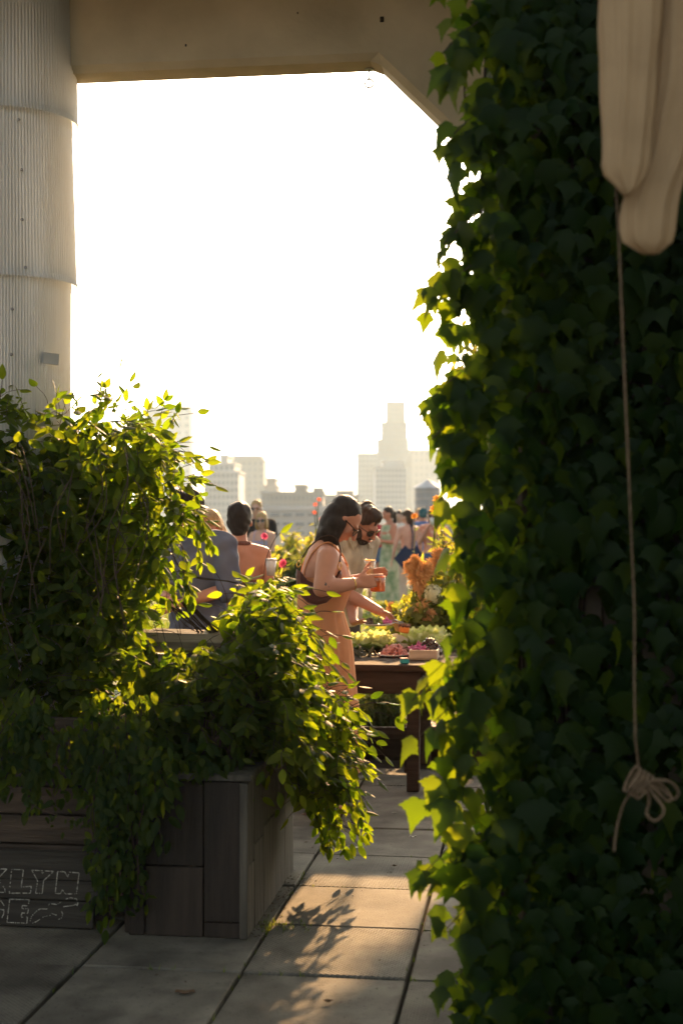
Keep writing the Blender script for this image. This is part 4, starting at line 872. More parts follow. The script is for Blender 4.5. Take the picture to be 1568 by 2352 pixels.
        if legs:
            hip, kn, an = Vector((s*.085, 0, .86))*k, Vector((s*stance, .02, .47))*k, Vector((s*stance, -.02, .075))*k
            parts += [cap_part(hip, kn, .082*k, .055*k), cap_part(kn, kn.lerp(an, .35)+Vector((0, -.015, 0))*k, .052*k, .052*k), cap_part(kn.lerp(an, .35)+Vector((0, -.015, 0))*k, an, .050*k, .036*k), cap_part(an-Vector((0, .02, .04*k)), an+Vector((0, .13*k, -.055*k)), .036*k, .026*k)]
            S['kn%d' % s], S['an%d' % s], S['hip%d' % s] = kn, an, hip
            if vox < .02:
                sole = loft_data([(an+Vector((s*0, .045*k, z)), .045*k, .125*k) for z in (-.092*k, -.072*k)], 16); mb = MB(); mb.add(*sole); mb.add(*tube_data(spline([an+Vector((-.04, .05, -.07))*k, an+Vector((0, .06, -.015))*k, an+Vector((.04, .05, -.07))*k], 4), .008*k, 5)); mb.build('sandal', m_shoe, e)
    fuse('body', parts, vox, m_skin[skin], e, 3)
    return S
def hair_cap(S, m, extra=(), front=.0, vox=.009, wr=.0, big=1.0, name='hair', skip_base=False):
    hd, Rh, k = S['hd'], S['Rh'], S['k']; parts = []
    if not skip_base: parts = [ell_part(hd((0, -.022, .042)), Vector((.083, .100, .088))*k*big, Rh), ell_part(hd((0, -.045, -.005)), Vector((.080, .072, .085))*k*big, Rh)]
    for c, r in extra: parts.append(ell_part(hd(c), Vector(r)*k, Rh))
    return fuse(name, parts, vox, m, S['e'], 3, wr, 70)
def eyes(S):
    for s in (1, -1): mb = MB(); mb.add(*ell_part(S['hd']((s*.031, .079, -.002)), Vector((.013, .008, .007))*S['k'], S['Rh'])); mb.build('eye', m_eye, S['e'], True)
def glasses(S, lens=m_glassd, frame_m=None, up=0.0, fwd=0.0, w=.030, h=.023):
    hd, Rh, k = S['hd'], S['Rh'], S['k']; fm = frame_m or m_glassd; z = -.004+up; y = .098+fwd
    g = empty('sunglasses'); g.parent = S['e']; lb = g
    for s in (1, -1):
        c = Vector((s*.035, y, z)); vs = []
        pts = [hd(c+Vector((w*math.cos(a)*(1+.08*math.sin(a)), -.012*abs(math.cos(a))*(s*math.cos(a) > 0), h*math.sin(a)))) for a in np.linspace(0, 6.283, 17)[:-1]]
        pb = [p-Rh @ Vector((0, .004, 0)) for p in pts]; n = 16
        obj('lens', pts+pb, [tuple(range(n)), tuple(range(2*n-1, n-1, -1))]+[(i, i+n, (i+1) % n+n, (i+1) % n) for i in range(n)], lens, g)
        mb = MB(); mb.add(*tube_data(pts+[pts[0]], .0028*k, 5)); mb.build('rim', fm, g)
        mb = MB(); mb.add(*tube_data([hd(c+Vector((s*w, -.008, .008))), hd((s*.079, .04, z+.008)), hd((s*.082, -.01, z+.004))], .003*k, 5)); mb.build('temple_arm', fm, g)
    mb = MB(); mb.add(*tube_data([hd((-.008, y, z+.004)), hd((0, y+.004, z+.007)), hd((.008, y, z+.004))], .0025*k, 5)); mb.build('bridge', fm, g)
def garment(S, name, rows, m, n=72, pleat=0.0, folds=14, thick=True, cap=False, smooth=True, open_top=True):
    """lofted skirt/dress: rows = (z, rx, ry, yoff) in body metres"""
    vs, fs = [], []; ph = random.uniform(0, 6)
    for i, r in enumerate(rows):
        c, rx, ry, ax, ay = S['ring'](r[0], r[1], r[2], r[3]); t = i/(len(rows)-1); am = pleat*(r[4] if len(r) > 4 else t)
        for j in range(n):
            a = 2*math.pi*j/n; q = 1+am*(math.sin(folds*a+ph+.6*math.sin(3*a))+.5*math.sin((folds*1.7)*a+ph*2+2*t)); off = c+ax*(rx*q*math.cos(a))+ay*(ry*q*math.sin(a)); vs.append(off)
    k = len(rows)
    for i in range(k-1):
        for j in range(n): fs.append((i*n+j, (i+1)*n+j, (i+1)*n+(j+1) % n, i*n+(j+1) % n))
    return obj(name, vs, fs, m, S['e'], smooth)
def strap(S, pts, m, w=.006, name='strap'):
    mb = MB(); mb.add(*tube_data(spline(pts, 5), w, 6)); return mb.build(name, m, S['e'], True)
def shirt(S, sex, m, z0, z1, inf=.014, sleeve=.5, vox=.010, wr=.0025, arms=(1, -1), flare=.0):
    rows = [r for r in TORSO[sex] if z0 < r[0] < z1]; first = (z0,)+tuple(np.interp(z0, [r[0] for r in TORSO[sex]], [r[i] for r in TORSO[sex]]) for i in (1, 2, 3)); last = (z1,)+tuple(np.interp(z1, [r[0] for r in TORSO[sex]], [r[i] for r in TORSO[sex]]) for i in (1, 2, 3))
    rr = [first]+rows+[last]; k = S['k']; parts = [loft_data([S['ring'](r[0], r[1]+flare*max(0, (1.25-r[0])), r[2]+flare*max(0, (1.25-r[0])), r[3], inf) for r in rr], 28)]
    for s in arms:
        sh, el, wr_ = S['sh%d' % s], S['el%d' % s], S['wr%d' % s]; rf = 1.0 if sex == 'f' else 1.12
        parts += [cap_part(S['T']((s*.05, -.012, 1.40)), sh, (.050+inf)*k, (.052+inf)*k*rf), cap_part(S['T']((s*.10, .01, 1.29)), sh, (.075+inf)*k, (.055+inf)*k)]
        if sleeve <= 1: parts.append(cap_part(sh, sh.lerp(el, sleeve), (.052+inf)*k*rf, (.050+inf*1.3)*k*rf, flat=True))
        else: parts += [cap_part(sh, el, (.052+inf)*k*rf, (.043+inf)*k*rf), cap_part(el, el.lerp(wr_, sleeve-1), (.043+inf)*k*rf, (.038+inf)*k*rf, flat=True)]
    return fuse('shirt', parts, vox, m, S['e'], 3, wr, 38)

m_glass_c = bpy.data.materials.new('cup glass'); m_glass_c.use_nodes = True; _n = m_glass_c.node_tree.nodes; _n.remove(_n['Principled BSDF'])
_t = _n.new('ShaderNodeBsdfTransparent'); _t.inputs[0].default_value = (.97, .96, .94, 1); _g = _n.new('ShaderNodeBsdfGlossy'); _g.inputs['Roughness'].default_value = .12; _x = _n.new('ShaderNodeMixShader'); _x.inputs[0].default_value = .14
m_glass_c.node_tree.links.new(_t.outputs[0], _x.inputs[1]); m_glass_c.node_tree.links.new(_g.outputs[0], _x.inputs[2]); m_glass_c.node_tree.links.new(_x.outputs[0], _n['Material Output'].inputs[0])
def strands(S, pts, n, m, sp=.012, ln=.06, down=.6):
    """loose hairs standing off the hair mass"""
    mb = MB()
    for k in range(n):
        p = Vector(pts[random.randrange(len(pts))])+Vector(rv(sp)); d = Vector(rv(1)).normalized(); d.z = abs(d.z)*.8+.2; q = p+d*ln*random.uniform(.3, .8); r = q+Vector(rv(.3))*ln-Vector((0, 0, ln*down))
        mb.add(*tube_data([p, q, r], 0.0005, 3, cap=False))
    o = mb.build('loose_hairs', m, S['e']); o['kind'] = 'stuff'
# ---------------------------------------------------------------- woman in the apricot dress
m_dress = linen('apricot linen', (.66, .34, .18), .12, trans=.22, tcol=(.82, .44, .22))
dW = 7.85
S = person('woman in an apricot strap dress holding a drink, long dark hair', dW, 730, 0, 1.73, -82, 'f', 0, 5, (-42, 0, -8), (P(738, 1352, 7.58), P(816, 1340, 7.66), 'w'), (P(790, 1345, 8.02), P(826, 1330, 7.98), 'w'),
    ((.95, .1, .12), (-.1, .1, 1), (.1, .95, 0), .45), ((.9, -.1, .25), (0, -.1, 1), (.1, -.9, .1), .5), vox=.0085, hcw=P(790, 1194, 7.86), girth=1.05, girth_y=1.2, arm_k=1.22)
k = S['k']
garment(S, 'dress_skirt', [(1.085, .128, .100, .008, .4), (1.05, .135, .108, .005, .7), (.97, .172, .135, 0, .8), (.88, .190, .152, -.005, .9), (.75, .200, .165, -.01, 1), (.60, .212, .178, -.012, 1), (.45, .225, .19, -.012, 1), (.30, .235, .20, -.01, 1), (.22, .24, .205, -.01, 1)], m_dress, 110, .030, 15)
bod = [(1.09, .130, .100, .005), (1.13, .137, .106, .008), (1.18, .141, .110, .012), (1.235, .148, .118, .016), (1.26, .150, .120, .02)]
garment(S, 'dress_bodice', bod, m_dress, 90, .012, 24)
# front panel rising to the straps
T = S['T']; vs = []; fs = []
for i, z in enumerate(np.linspace(1.255, 1.345, 6)):
    wd = .115*(1-.45*i/5)
    for j in range(11):
        g = j/10*2-1; vs.append(T((wd*g, .02+.108*math.sqrt(max(.02, 1-(wd*g/.16)**2))+.012-.010*i/5, z)))
for i in range(5):
    for j in range(10): fs.append((i*11+j, i*11+j+1, (i+1)*11+j+1, (i+1)*11+j))
obj('dress_front', vs, fs, m_dress, S['e'], True)
for s in (1, -1): strap(S, [T((s*.062, .118, 1.34)), T((s*.085, .075, 1.40)), T((s*.092, .0, 1.455)), T((s*.085, -.075, 1.40)), T((s*.07, -.112, 1.30)), T((s*.055, -.108, 1.235))], m_dress, .005*k)
# long sleek hair
hd = S['hd']
parts = [ell_part(hd((0, -.030, .042)), Vector((.081, .098, .084))*k, S['Rh']), ell_part(hd((0, -.06, -.005)), Vector((.080, .062, .09))*k, S['Rh'])]
W2L = lambda p: S['Mi'] @ p
for (x, y, r, x2, y2, r2, dd) in [(778, 1182, .080, 762, 1200, .072, .0), (764, 1200, .074, 746, 1226, .05, -.01), (746, 1226, .05, 730, 1240, .022, -.02), (770, 1205, .06, 764, 1232, .04, -.05), (764, 1232, .04, 774, 1250, .012, -.07), (750, 1225, .045, 750, 1242, .02, -.05)]: parts.append(cap_part(W2L(P(x, y, dW+dd)), W2L(P(x2, y2, dW+dd)), r, r2))
fuse('hair', parts, .008, m_hair_bk, S['e'], 6)
strands(S, [hd((0, -.03, .12)), hd((.04, -.05, .10)), hd((0, -.1, .08)), hd((0, .03, .115)), hd((.05, 0, .1))], 36, m_hair_br, .01, .03, .3)
strands(S, [W2L(P(735, 1236, dW)), W2L(P(745, 1215, dW)), W2L(P(755, 1190, dW)), W2L(P(770, 1246, dW-.07))], 40, m_hair_bk, .015, .04, 1.2)
eyes(S); glasses(S, m_glass_c, m_hair_bk, w=.024, h=.019, up=-.006)
# watch and tattoo
wr_ = S['wr1']; el = S['el1']; ax = (wr_-el).normalized(); c = wr_-ax*.012; x = ax.orthogonal().normalized(); y = ax.cross(x)
mb = MB(); mb.add(*tube_data([c+(x*math.cos(a)+y*math.sin(a))*.0285*k for a in np.linspace(0, 6.283, 21)], .006, 6)); mb.build('wristwatch', m_gold, S['e'], True)
m_tat = mat('tattoo ink', (.10, .085, .08), .6, .2, 30)
tc_ = W2L(P(757, 1333, 7.5)); iv = S['Mi'].to_3x3(); mb = MB(); tx, tz_ = iv @ Vector((1, 0, 0)), Vector((0, 0, 1)); tn = iv @ Vector((0, -1, 0))
sh_, el_ = S['sh1'], S['el1']
def on_arm(dx, dz):
    p = W2L(P(757+dx*.95, 1344-dz*.95, 7.5)); best = None
    for a, b, ra, rb in ((sh_, el_, .047*k*1.22, .0385*k*1.22), (el_, S['wr1'], .0378*k*1.22, .026*k*1.22)):
        t = max(0, min(1, (p-a).dot(b-a)/(b-a).length_squared)); q = a.lerp(b, t); r = ra+(rb-ra)*t+.0025; dlt = p-q; side = dlt-tn*dlt.dot(tn)
        if side.length < r: z_ = math.sqrt(r*r-side.length_squared); o_ = q+side+tn*z_
        else: continue
        if best is None or o_.dot(tn) > best.dot(tn): best = o_
    return best
for cx_, cz_, r in [(0, 9, 5), (-3, 6, 4), (4, 7, 4), (-9, 5, 3), (-10, 0, 3), (5, -4, 3.4), (9, -3, 2.6), (-1, -5, 2.5), (13, -1, 2.4), (1, 1, 2), (3, -8, 2)]:
    pts = [on_arm(cx_+r*math.cos(a)*(1+.3*math.sin(3*a)), cz_+r*math.sin(a)) for a in np.linspace(0, 6.283, 9)[:-1]]
    if all(p is not None for p in pts): mb.add(pts, [tuple(range(8))])
mb.build('rose_tattoo', m_tat, S['e'])
# shoulder bag
m_bag = mat('plum leather', (.115, .045, .045), .42, .1, 20, bump=.1, bscale=200, spec=.5)
bagp = P(725, 1345, 7.72); bg_ = empty('shoulder_bag', bagp); tag(bg_, 'plum leather crescent shoulder bag with gold rings on the woman', 'bag')
top = [(681, 1306), (692, 1322), (708, 1336), (730, 1343), (752, 1340), (770, 1328), (782, 1310)]; bot = [(679, 1322), (681, 1345), (690, 1368), (706, 1384), (726, 1391), (750, 1386), (770, 1368), (782, 1342), (785, 1318)]
poly = [P(x, y, 7.72)-bagp for x, y in top+bot[::-1]]; n = len(poly); cen = sum(poly, Vector())/n; vs = []; lay = [(.80, -.034), (.95, -.026), (1, -.010), (1, .012), (.95, .028), (.80, .036)]
for s, dy in lay: vs += [Vector((cen.x+(p.x-cen.x)*s, dy+(p.x)*.15, cen.z+(p.z-cen.z)*s)) for p in poly]
fs = [tuple(range(n)), tuple(range(6*n-1, 5*n-1, -1))]+[(i*n+j, (i+1)*n+j, (i+1)*n+(j+1) % n, i*n+(j+1) % n) for i in range(5) for j in range(n)]
obj('pouch', vs, fs, m_bag, bg_)
mb = MB(); mb.add(*tube_data(spline([P(x, y, 7.72)-bagp+Vector((0, -.012, 0)) for x, y in top], 4), .004, 5)); mb.build('zip_edge', m_hair_br, bg_, True)
for pts in ([(683, 1304), (681, 1296), (687, 1288), (691, 1296), (685, 1304)], [(778, 1310), (776, 1300), (780, 1290), (784, 1300), (780, 1310)], [(688, 1290), (691, 1284), (694, 1280)]):
    mb = MB(); mb.add(*tube_data(spline([P(x, y, 7.69)-bagp for x, y in pts], 4), .0035, 6)); mb.build('ring', m_gold, bg_, True)
mb = MB(); mb.add(*tube_data(spline([P(694, 1281, 7.62)-bagp, P(706, 1262, 7.66)-bagp, P(722, 1246, 7.70)-bagp, P(742, 1233, 7.72)-bagp, P(760, 1231, 7.74)-bagp, P(775, 1243, 7.73)-bagp, P(782, 1268, 7.74)-bagp, P(780, 1290, 7.66)-bagp], 6), .0048, 6, flat=.5)); mb.build('strap', m_hair_br, bg_, True)
# drinks
m_ora = mat('orange drink', (.85, .25, .06), .25, .1, 30, trans=.6, tcol=(.95, .32, .06)); m_lem = mat('pale drink', (.85, .62, .30), .25, .1, 30, trans=.6, tcol=(.95, .75, .4))
def cup(label, c, r, h, m, lvl, tilt=0.0):
    e = empty('drink_cup', c); e.rotation_euler = (0, tilt, 0); tag(e, label, 'drink'); mb = MB()
    mb.add(*loft_data([(Vector((0, 0, 0)), r*.88, r*.88), (Vector((0, 0, h*.1)), r*.98, r*.98), (Vector((0, 0, h*.8)), r, r), (Vector((0, 0, h)), r*.95, r*.95), (Vector((0, 0, h)), r*.9, r*.9), (Vector((0, 0, h*.8)), r*.94, r*.94), (Vector((0, 0, .004)), r*.84, r*.84)], 28)); mb.build('glass', m_glass_c, e, True)
    mb = MB(); mb.add(*loft_data([(Vector((0, 0, .006)), r*.82, r*.82), (Vector((0, 0, h*.12)), r*.90, r*.90), (Vector((0, 0, h*lvl)), r*.925, r*.925)], 28)); mb.build('liquid', m, e, True)
    for q in range(3): o = box('ice_cube', (r*.4*math.cos(q*2.1), r*.4*math.sin(q*2.1), h*lvl-.002), (.026, .026, .024), m_glass_c, e, rz=q, bev=.004)
    mb = MB(); mb.add(*tube_data([(r*.95*math.cos(a), r*.95*math.sin(a), h+.001) for a in np.linspace(0, 6.283, 25)], .003, 5)); mb.build('rim', m_ora if lvl > .7 else m_lem, e, True)
cup('round jar of orange drink in the woman\'s near hand', P(867, 1361, 7.71), .044, .085, m_ora, .78)
cup('tall glass of pale drink in the woman\'s far hand', P(847, 1338, 7.98), .031, .125, m_lem, .62, .05)

# ---------------------------------------------------------------- man bending over the food
m_shirt = linen('stone striped shirt', (.52, .46, .35), .16, stretch=(9, 9, .4), trans=.18, tcol=(.6, .48, .3))
dM = 9.75
S = person('bearded man in stone coloured shirt and sunglasses serving food', dM, 772, 0, 1.80, -132, 'm', 1, 14, (-24, 0, 8), (P(792, 1362, 9.55), P(872, 1404, 9.30), 'w'), (P(806, 1372, 9.75), P(812, 1428, 9.30), 'w'),
    ((.75, -.1, -.5), (.3, -.8, .4), (-.3, .1, -.9), .45), ((.95, -.25, -.05), (0, -1, .1), (0, 0, 1), .25), vox=.0095, hcw=P(836, 1203, 9.55))
k = S['k']; hd = S['hd']; shirt(S, 'm', m_shirt, .83, 1.455, .018, .72, .010, .004, flare=.05)
T = S['T']
for s in (1, -1):   # collar
    a = [T((s*.055, -.02, 1.475)), T((s*.075, .05, 1.455)), T((s*.045, .115, 1.40)), T((s*.085, .125, 1.36)), T((s*.105, .085, 1.415)), T((s*.10, .0, 1.455))]
    obj('collar', [p+Vector((0, .006, .012)) for p in a]+[p+Vector((0, .0, .005)) for p in a], [(0, 1, 5), (1, 4, 5), (1, 2, 3, 4), (6, 11, 7), (7, 11, 10), (7, 10, 9, 8)]+[(i, i+6, (i+1) % 6+6, (i+1) % 6) for i in range(6)], m_shirt, S['e'], False)
mb = MB(); mb.add(*tube_data([T((0, .145, 1.33)), T((0, .15, 1.2)), T((0, .14, 1.05)), T((0, .15, .86))], .010, 6, flat=.35)); mb.build('placket', m_shirt, S['e'], True)
mb = MB()
for z in (1.3, 1.2, 1.1, 1.0): mb.add(*ell_part(T((0, .158, z)), (.006, .004, .006)))
mb.build('buttons', m_plate, S['e'])
hair_cap(S, m_hair_br, [((0, .03, .095), (.066, .055, .032)), ((.03, .055, .088), (.03, .026, .022)), ((-.03, .05, .09), (.035, .028, .024)), ((.02, .0, .115), (.05, .05, .022)), ((.06, .02, .06), (.026, .05, .04)), ((-.06, .02, .06), (.026, .05, .04)), ((-.03, -.05, .10), (.05, .05, .03))], vox=.008, wr=.003)
fuse('beard', [ell_part(hd((0, .052, -.09)), Vector((.050, .042, .036))*k, S['Rh']), ell_part(hd((.05, .025, -.06)), Vector((.018, .038, .045))*k, S['Rh']), ell_part(hd((-.05, .025, -.06)), Vector((.018, .038, .045))*k, S['Rh']), ell_part(hd((0, .096, -.050)), Vector((.030, .010, .008))*k, S['Rh'])], .007, m_beard, S['e'], 2, .0015, 90)
mb = MB(); mb.add(*ell_part(hd((0, .101, -.066)), Vector((.022, .006, .006))*k, S['Rh'])); mb.build('lips', mat('lips', (.45, .16, .13), .5), S['e'], True)
strands(S, [hd((x_, y_, .115)) for x_ in (-.04, 0, .04) for y_ in (-.05, 0, .05)], 70, m_hair_br, .012, .018, .1)
glasses(S, m_glassd, m_hair_br, w=.030, h=.023)
garment(S, 'shorts', [(.98, .168, .122, 0), (.9, .178, .130, 0), (.8, .185, .135, 0), (.62, .185, .14, 0)], linen('dark shorts', (.10, .09, .08)), 60, .01, 8)
# his plate of food and the serving tongs
pp = P(870, 1437, 9.2); e = empty('held_plate', pp); e.rotation_euler = (0, -.03, 0); tag(e, 'plate of salad held by the bearded man', 'plate')
mb = MB(); mb.add(*loft_data([(Vector((0, 0, 0)), .07, .07), (Vector((0, 0, .012)), .10, .10), (Vector((0, 0, .015)), .098, .098), (Vector((0, 0, .005)), .068, .068)], 28)); mb.build('dish', m_plate, e, True)
o = blob_cluster(e, 'purple_leaves', m_olive, pp, .03, .03, .03, 24, .016, (1.3, .9, .5)); o.location = (-.055, 0, .008)
o = blob_cluster(e, 'green_leaves', mat('salad green', (.20, .26, .06), .5, .4, 40), pp, .035, .03, .035, 26, .016, (1.3, .8, .4)); o.location = (-.01, 0, .008)
o = blob_cluster(e, 'pink_onion', m_purple, pp, .03, .03, .03, 26, .013, (1.6, .6, .5)); o.location = (.05, 0, .008)
tg = empty('serving_tongs', P(905, 1428, 9.2)); tag(tg, 'steel tongs held by the bearded man', 'tongs'); l0 = tg.location.copy()
for dz in (-3, 3): mb = MB(); mb.add(*tube_data([P(893, 1424, 9.24)-l0, P(908, 1428+dz, 9.2)-l0, P(926, 1432+dz*.4, 9.17)-l0], .004, 6)); mb.build('arm', m_metal, tg, True)
ct = empty('glazed_carrot_piece', P(928, 1440, 9.16)); tag(ct, 'orange vegetable piece with brown crust held over the paper box', 'food'); 
o = box('orange_flesh', (0, 0, -.018), (.06, .05, .045), m_carrot, ct, bev=.008); o.rotation_euler = (0, .15, .2); blob_cluster(ct, 'brown_crust', m_brown, None, .036, .025, .012, 36, .012)

# ---------------------------------------------------------------- guests at left
m_blue = linen('slate blue shirt', (.12, .135, .19), .12)
dB = 9.0
S = person('man in slate blue button shirt behind the vine at left', dB, 457, 0, 1.79, 150, 'm', 1, 4, (-8, 0, -25), ((.26, .03, 1.12), (.06, .22, 1.06)), ((-.26, .03, 1.12), (-.04, .24, 1.04)), None, None, vox=.011)
shirt(S, 'm', m_blue, .80, 1.46, .022, 1.25, .010, .005, flare=.04); hair_cap(S, m_hair_bk, [((0, .04, .095), (.06, .05, .035))], wr=.002); eyes(S); T = S['T']
for s in (1, -1): a = [T((s*.05, -.03, 1.49)), T((s*.075, .05, 1.47)), T((s*.02, .12, 1.43)), T((s*.07, .125, 1.38)), T((s*.10, .06, 1.43)), T((s*.09, -.02, 1.46))]; obj('collar', [p+Vector((0, .01, .012)) for p in a], [(0, 1, 5), (1, 4, 5), (1, 2, 3, 4)], m_blue, S['e'])
mb = MB(); mb.add(*tube_data([T((0, .150, 1.38)), T((0, .158, 1.25)), T((0, .150, 1.05)), T((0, .155, .86))], .012, 6, flat=.3)); mb.build('placket', m_blue, S['e'], True)
mb = MB()
for z in (1.38, 1.28, 1.18, 1.08, .98): mb.add(*ell_part(T((0, .166, z)), (.007, .004, .007)))
mb.build('buttons', m_plate, S['e'])
m_navy = linen('navy trousers', (.03, .035, .06))
def trousers(S, m, zb=.09, inf=.016):
    k = S['k']; parts = [loft_data([S['ring'](z, rx, ry, 0, inf) for z, rx, ry in ((.84, .15, .105), (.9, .165, .115), (1.0, .15, .105))], 24)]
    for s in (1, -1): parts += [cap_part(S['hip%d' % s], S['kn%d' % s], (.082+inf)*k, (.056+inf)*k)]; 
    for s in (1, -1):
        if zb < .45: a = S['an%d' % s]; parts.append(cap_part(S['kn%d' % s], Vector((a.x, a.y, zb*k)), (.056+inf)*k, (.042+inf)*k, flat=True))
    fuse('trousers', parts, .013, m, S['e'], 2, .003, 30)
trousers(S, m_navy)
S = person('blond woman with red sunglasses leaning behind the blue shirt', 9.9, 512, 0, 1.69, 165, 'f', 2, 6, (-18, 14, -10), ((.22, .06, 1.1), (.1, .24, 1.1)), None, vox=.013)
hair_cap(S, m_hair_bl, [((0, -.05, -.09), (.085, .06, .11)), ((.07, -.01, -.05), (.026, .045, .10)), ((-.07, -.01, -.05), (.026, .045, .10)), ((0, .04, .09), (.06, .05, .035))], wr=.002); glasses(S, m_lens_red, m_lens_red)
garment(S, 'dress', [(1.30, .152, .118, .015), (1.18, .142, .112, .012), (1.08, .134, .102, .005), (.9, .18, .13, 0), (.6, .2, .16, 0), (.35, .22, .18, 0)], linen('cream dress', (.6, .52, .42)), 60, .02, 9)
S = person('woman seen from behind in a brown halter top', 9.5, 549, 0, 1.70, 8, 'f', 1, 2, (-4, 0, -12), ((.215, .03, 1.10), (.16, .22, 1.0)), ((-.215, .03, 1.10), (-.16, .22, 1.0)), vox=.0115)
m_halter = mat('brown lace', (.14, .055, .04), .8, .4, 60, bump=.5, bscale=80, rnd=0); hair_cap(S, m_hair_bk, [((0, -.055, -.03), (.075, .06, .08)), ((0, -.03, .07), (.085, .09, .07)), ((.03, -.09, .03), (.04, .03, .06)), ((-.03, -.08, .06), (.045, .035, .05)), ((0, -.075, -.07), (.05, .04, .04))], big=1.06, wr=.003)
garment(S, 'halter_top', [(1.20, .140, .106, .012), (1.15, .136, .102, .01), (1.08, .130, .098, .006)], m_halter, 60, .004, 30); T = S['T']
mb = MB(); mb.add(*tube_data([T((.075*math.cos(a), .062*math.sin(a)-.01, 1.445)) for a in np.linspace(0, 6.283, 25)], .016, 6, flat=.6)); mb.build('neck_band', m_halter, S['e'], True)
for s in (1, -1): strap(S, [T((s*.06, .05, 1.44)), T((s*.08, .11, 1.32)), T((s*.07, .125, 1.2))], m_halter, .02)
garment(S, 'skirt', [(1.02, .15, .11, 0), (.95, .17, .125, 0), (.8, .185, .14, 0), (.5, .2, .16, 0), (.3, .21, .17, 0)], linen('black skirt', (.03, .03, .035)), 60, .015, 10)
cw = empty('white_cup', P(622, 1322, 9.35)); tag(cw, 'white paper cup beside the elbow of the halter top woman', 'drink'); mb = MB(); mb.add(*loft_data([(Vector((0, 0, 0)), .026, .026), (Vector((0, 0, .10)), .037, .037), (Vector((0, 0, .10)), .034, .034), (Vector((0, 0, .01)), .023, .023)], 20)); mb.build('cup_wall', m_cup_w, cw, True); mb = MB(); mb.add(*loft_data([(Vector((0, 0, .1)), .039, .039), (Vector((0, 0, .112)), .034, .034)], 20)); mb.build('lid', m_cup_w, cw, True)
S = person('far man in black tee and sunglasses facing us', 20.5, 590, .1, 1.78, 172, 'm', 2, 0, (-3, 0, 0), ((.23, .05, 1.1), (.12, .25, 1.15)), None, vox=.02)
shirt(S, 'm', linen('black tee', (.015, .015, .017)), .85, 1.45, .02, .6, .018, 0); trousers(S, linen('grey shorts', (.2, .19, .17)), .5); hair_cap(S, m_hair_bl, vox=.014); glasses(S)
S = person('far blond woman in a lavender slip dress', 19.0, 602, .1, 1.60, 150, 'f', 2, 0, (-3, 0, 20), ((.2, .05, 1.1), (.1, .22, 1.12)), ((-.2, .05, 1.1), (-.06, .22, 1.14)), vox=.018)
hair_cap(S, m_hair_bl, [((0, -.05, -.09), (.09, .06, .10)), ((.07, 0, -.05), (.03, .05, .09)), ((-.07, 0, -.05), (.03, .05, .09))], vox=.014); glasses(S)
m_lav = linen('lavender silk', (.38, .36, .55)); garment(S, 'dress', [(1.30, .152, .12, .015), (1.18, .142, .112, .012), (1.08, .134, .102, .005), (.9, .18, .13, 0), (.6, .2, .16, 0), (.35, .22, .18, 0)], m_lav, 48, .02, 9)
for s in (1, -1): strap(S, [S['T']((s*.07, .12, 1.3)), S['T']((s*.09, .03, 1.45)), S['T']((s*.07, -.1, 1.3))], m_lav, .006)
# ---------------------------------------------------------------- guests at right, on the lawn
S = person('guest in red top and denim shorts behind the man', 26.5, 860, .1, 1.66, -160, 'f', 1, 0, (0, 0, -40), None, ((-.2, .06, 1.1), (-.12, .26, 1.15)), vox=.02)
shirt(S, 'f', linen('red top', (.42, .03, .05)), 1.0, 1.42, .02, .35, .018, 0); hair_cap(S, m_hair_bk, [((0, -.06, -.1), (.085, .055, .14))], vox=.014); eyes(S)
garment(S, 'denim_shorts', [(1.04, .15, .115, 0), (.95, .178, .13, 0), (.85, .185, .138, 0), (.74, .19, .14, 0)], linen('denim', (.07, .12, .24)), 48, .005, 8)
S = person('woman in a pale green floral long dress with ponytail', 24.5, 893, .1, 1.72, 120, 'f', 1, 0, (0, 0, 0), ((.2, .03, 1.1), (.06, .26, 1.16)), ((-.2, .03, 1.1), (-.06, .26, 1.14)), vox=.02)
m_green = mat('green floral', (.20, .36, .20), .9, .2, 9, col2=(.62, .64, .48), rnd=0, trans=.15, tcol=(.5, .6, .3)); hair_cap(S, m_hair_bk, [((0, -.13, .0), (.05, .05, .06)), ((0, -.15, -.1), (.04, .045, .11))], vox=.014); eyes(S)
garment(S, 'dress', [(1.40, .13, .09, 0), (1.33, .155, .11, .01), (1.2, .145, .112, .01), (1.08, .134, .10, .005), (.95, .175, .13, 0), (.7, .2, .16, 0), (.4, .23, .19, 0), (.12, .26, .21, 0)], m_green, 60, .03, 11)
S = person('bare backed woman with a large navy bow', 23.3, 938, .1, 1.66, 22, 'f', 2, 0, (0, 0, 45), None, ((-.24, .0, 1.12), (-.27, .06, .88)), vox=.018)
hair_cap(S, m_hair_br, [((0, -.07, -.05), (.085, .06, .11)), ((.03, -.07, -.16), (.07, .05, .1))], vox=.014, wr=.004); eyes(S); m_navb = linen('navy satin', (.015, .03, .085)); T = S['T']
m_pale = linen('pale trousers', (.62, .50, .40)); trousers(S, m_pale)
garment(S, 'top_front', [(1.06, .134, .104, .006), (1.0, .150, .112, .004), (.94, .165, .12, 0)], m_navb, 40, .0, 8)
bo = []
for s, sz in ((-1, 1.0), (1, .62)):
    pts = [T((s*.0, -.13, .98)), T((s*.13*sz-.0, -.14, 1.12)), T((s*.34*sz, -.15, .90)), T((s*.18*sz, -.17, .72))]; bk = [p+Vector((0, -.02, 0)) for p in pts]
    obj('bow_wing', pts+bk, [(0, 1, 2, 3), (7, 6, 5, 4)]+[(i, (i+1) % 4, (i+1) % 4+4, i+4) for i in range(4)], m_navb, S['e'])
strap(S, [T((.0, -.13, .97)), T((.02, -.125, 1.25)), T((.015, -.09, 1.40)), T((.0, -.06, 1.46))], m_navb, .014, 'halter_tie')
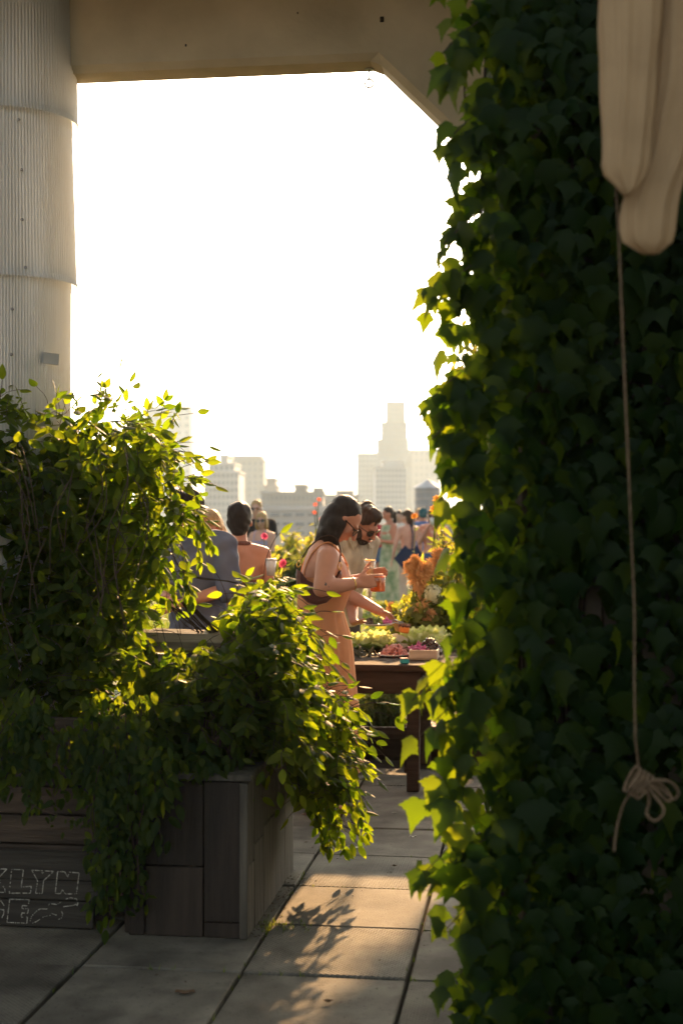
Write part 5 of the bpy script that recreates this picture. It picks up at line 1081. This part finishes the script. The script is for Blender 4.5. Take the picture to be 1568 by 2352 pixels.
S = person('guest in teal cap and blue shirt beside the ivy', 26.0, 972, .1, 1.72, -35, 'm', 1, 0, (0, 0, 20), None, None, vox=.022)
shirt(S, 'm', linen('blue shirt', (.10, .18, .40)), .88, 1.46, .02, .6, .018, 0); trousers(S, linen('navy check', (.04, .05, .11), .4)); hair_cap(S, mat('teal cap', (.02, .10, .13), .8, .1, 9), [((0, .11, .06), (.06, .06, .012))], vox=.014, name='cap')
S = person('woman in orange white top and denim with cup at her lips', 22.0, 994, .1, 1.68, 172, 'f', 1, 0, (-6, 0, 0), ((.21, .08, 1.15), (.05, .16, 1.42)), ((-.21, .06, 1.1), (-.02, .24, 1.2)), vox=.02)
shirt(S, 'f', mat('orange print', (.72, .16, .07), .9, .2, 14, col2=(.8, .55, .42), rnd=0), 1.0, 1.40, .02, .2, .018, 0); hair_cap(S, m_hair_br, [((0, -.05, -.06), (.085, .06, .1))], vox=.014); glasses(S)
trousers(S, linen('jeans', (.07, .13, .26)))
cw = empty('white_cup', P(993, 1206, 21.78)); tag(cw, 'white cup held to the lips of the woman in orange', 'drink'); mb = MB(); mb.add(*loft_data([(Vector((0, 0, 0)), .03, .03), (Vector((0, 0, .11)), .042, .042), (Vector((0, 0, .11)), .038, .038), (Vector((0, 0, .01)), .026, .026)], 18)); mb.build('cup_wall', m_cup_w, cw, True)

S = person('far guest with dark hair in a white top between the green dress and the bow', 31.0, 917, .1, 1.70, 170, 'f', 2, 0, (0, 0, 0), None, ((-.2, .06, 1.1), (-.05, .24, 1.2)), vox=.024)
shirt(S, 'f', linen('white top', (.7, .66, .6)), 1.0, 1.42, .02, .5, .02, 0); hair_cap(S, m_hair_bk, [((0, -.06, -.1), (.085, .055, .14))], vox=.016); eyes(S); trousers(S, linen('tan trousers', (.4, .3, .2)))
S = person('far fair haired guest in a coral shirt beside the bow woman', 33.0, 962, .1, 1.76, 150, 'm', 1, 0, (0, 0, 0), None, None, vox=.024)
shirt(S, 'm', linen('coral shirt', (.65, .25, .16)), .88, 1.46, .02, .6, .02, 0); hair_cap(S, m_hair_bl, vox=.016); eyes(S); trousers(S, m_navy)
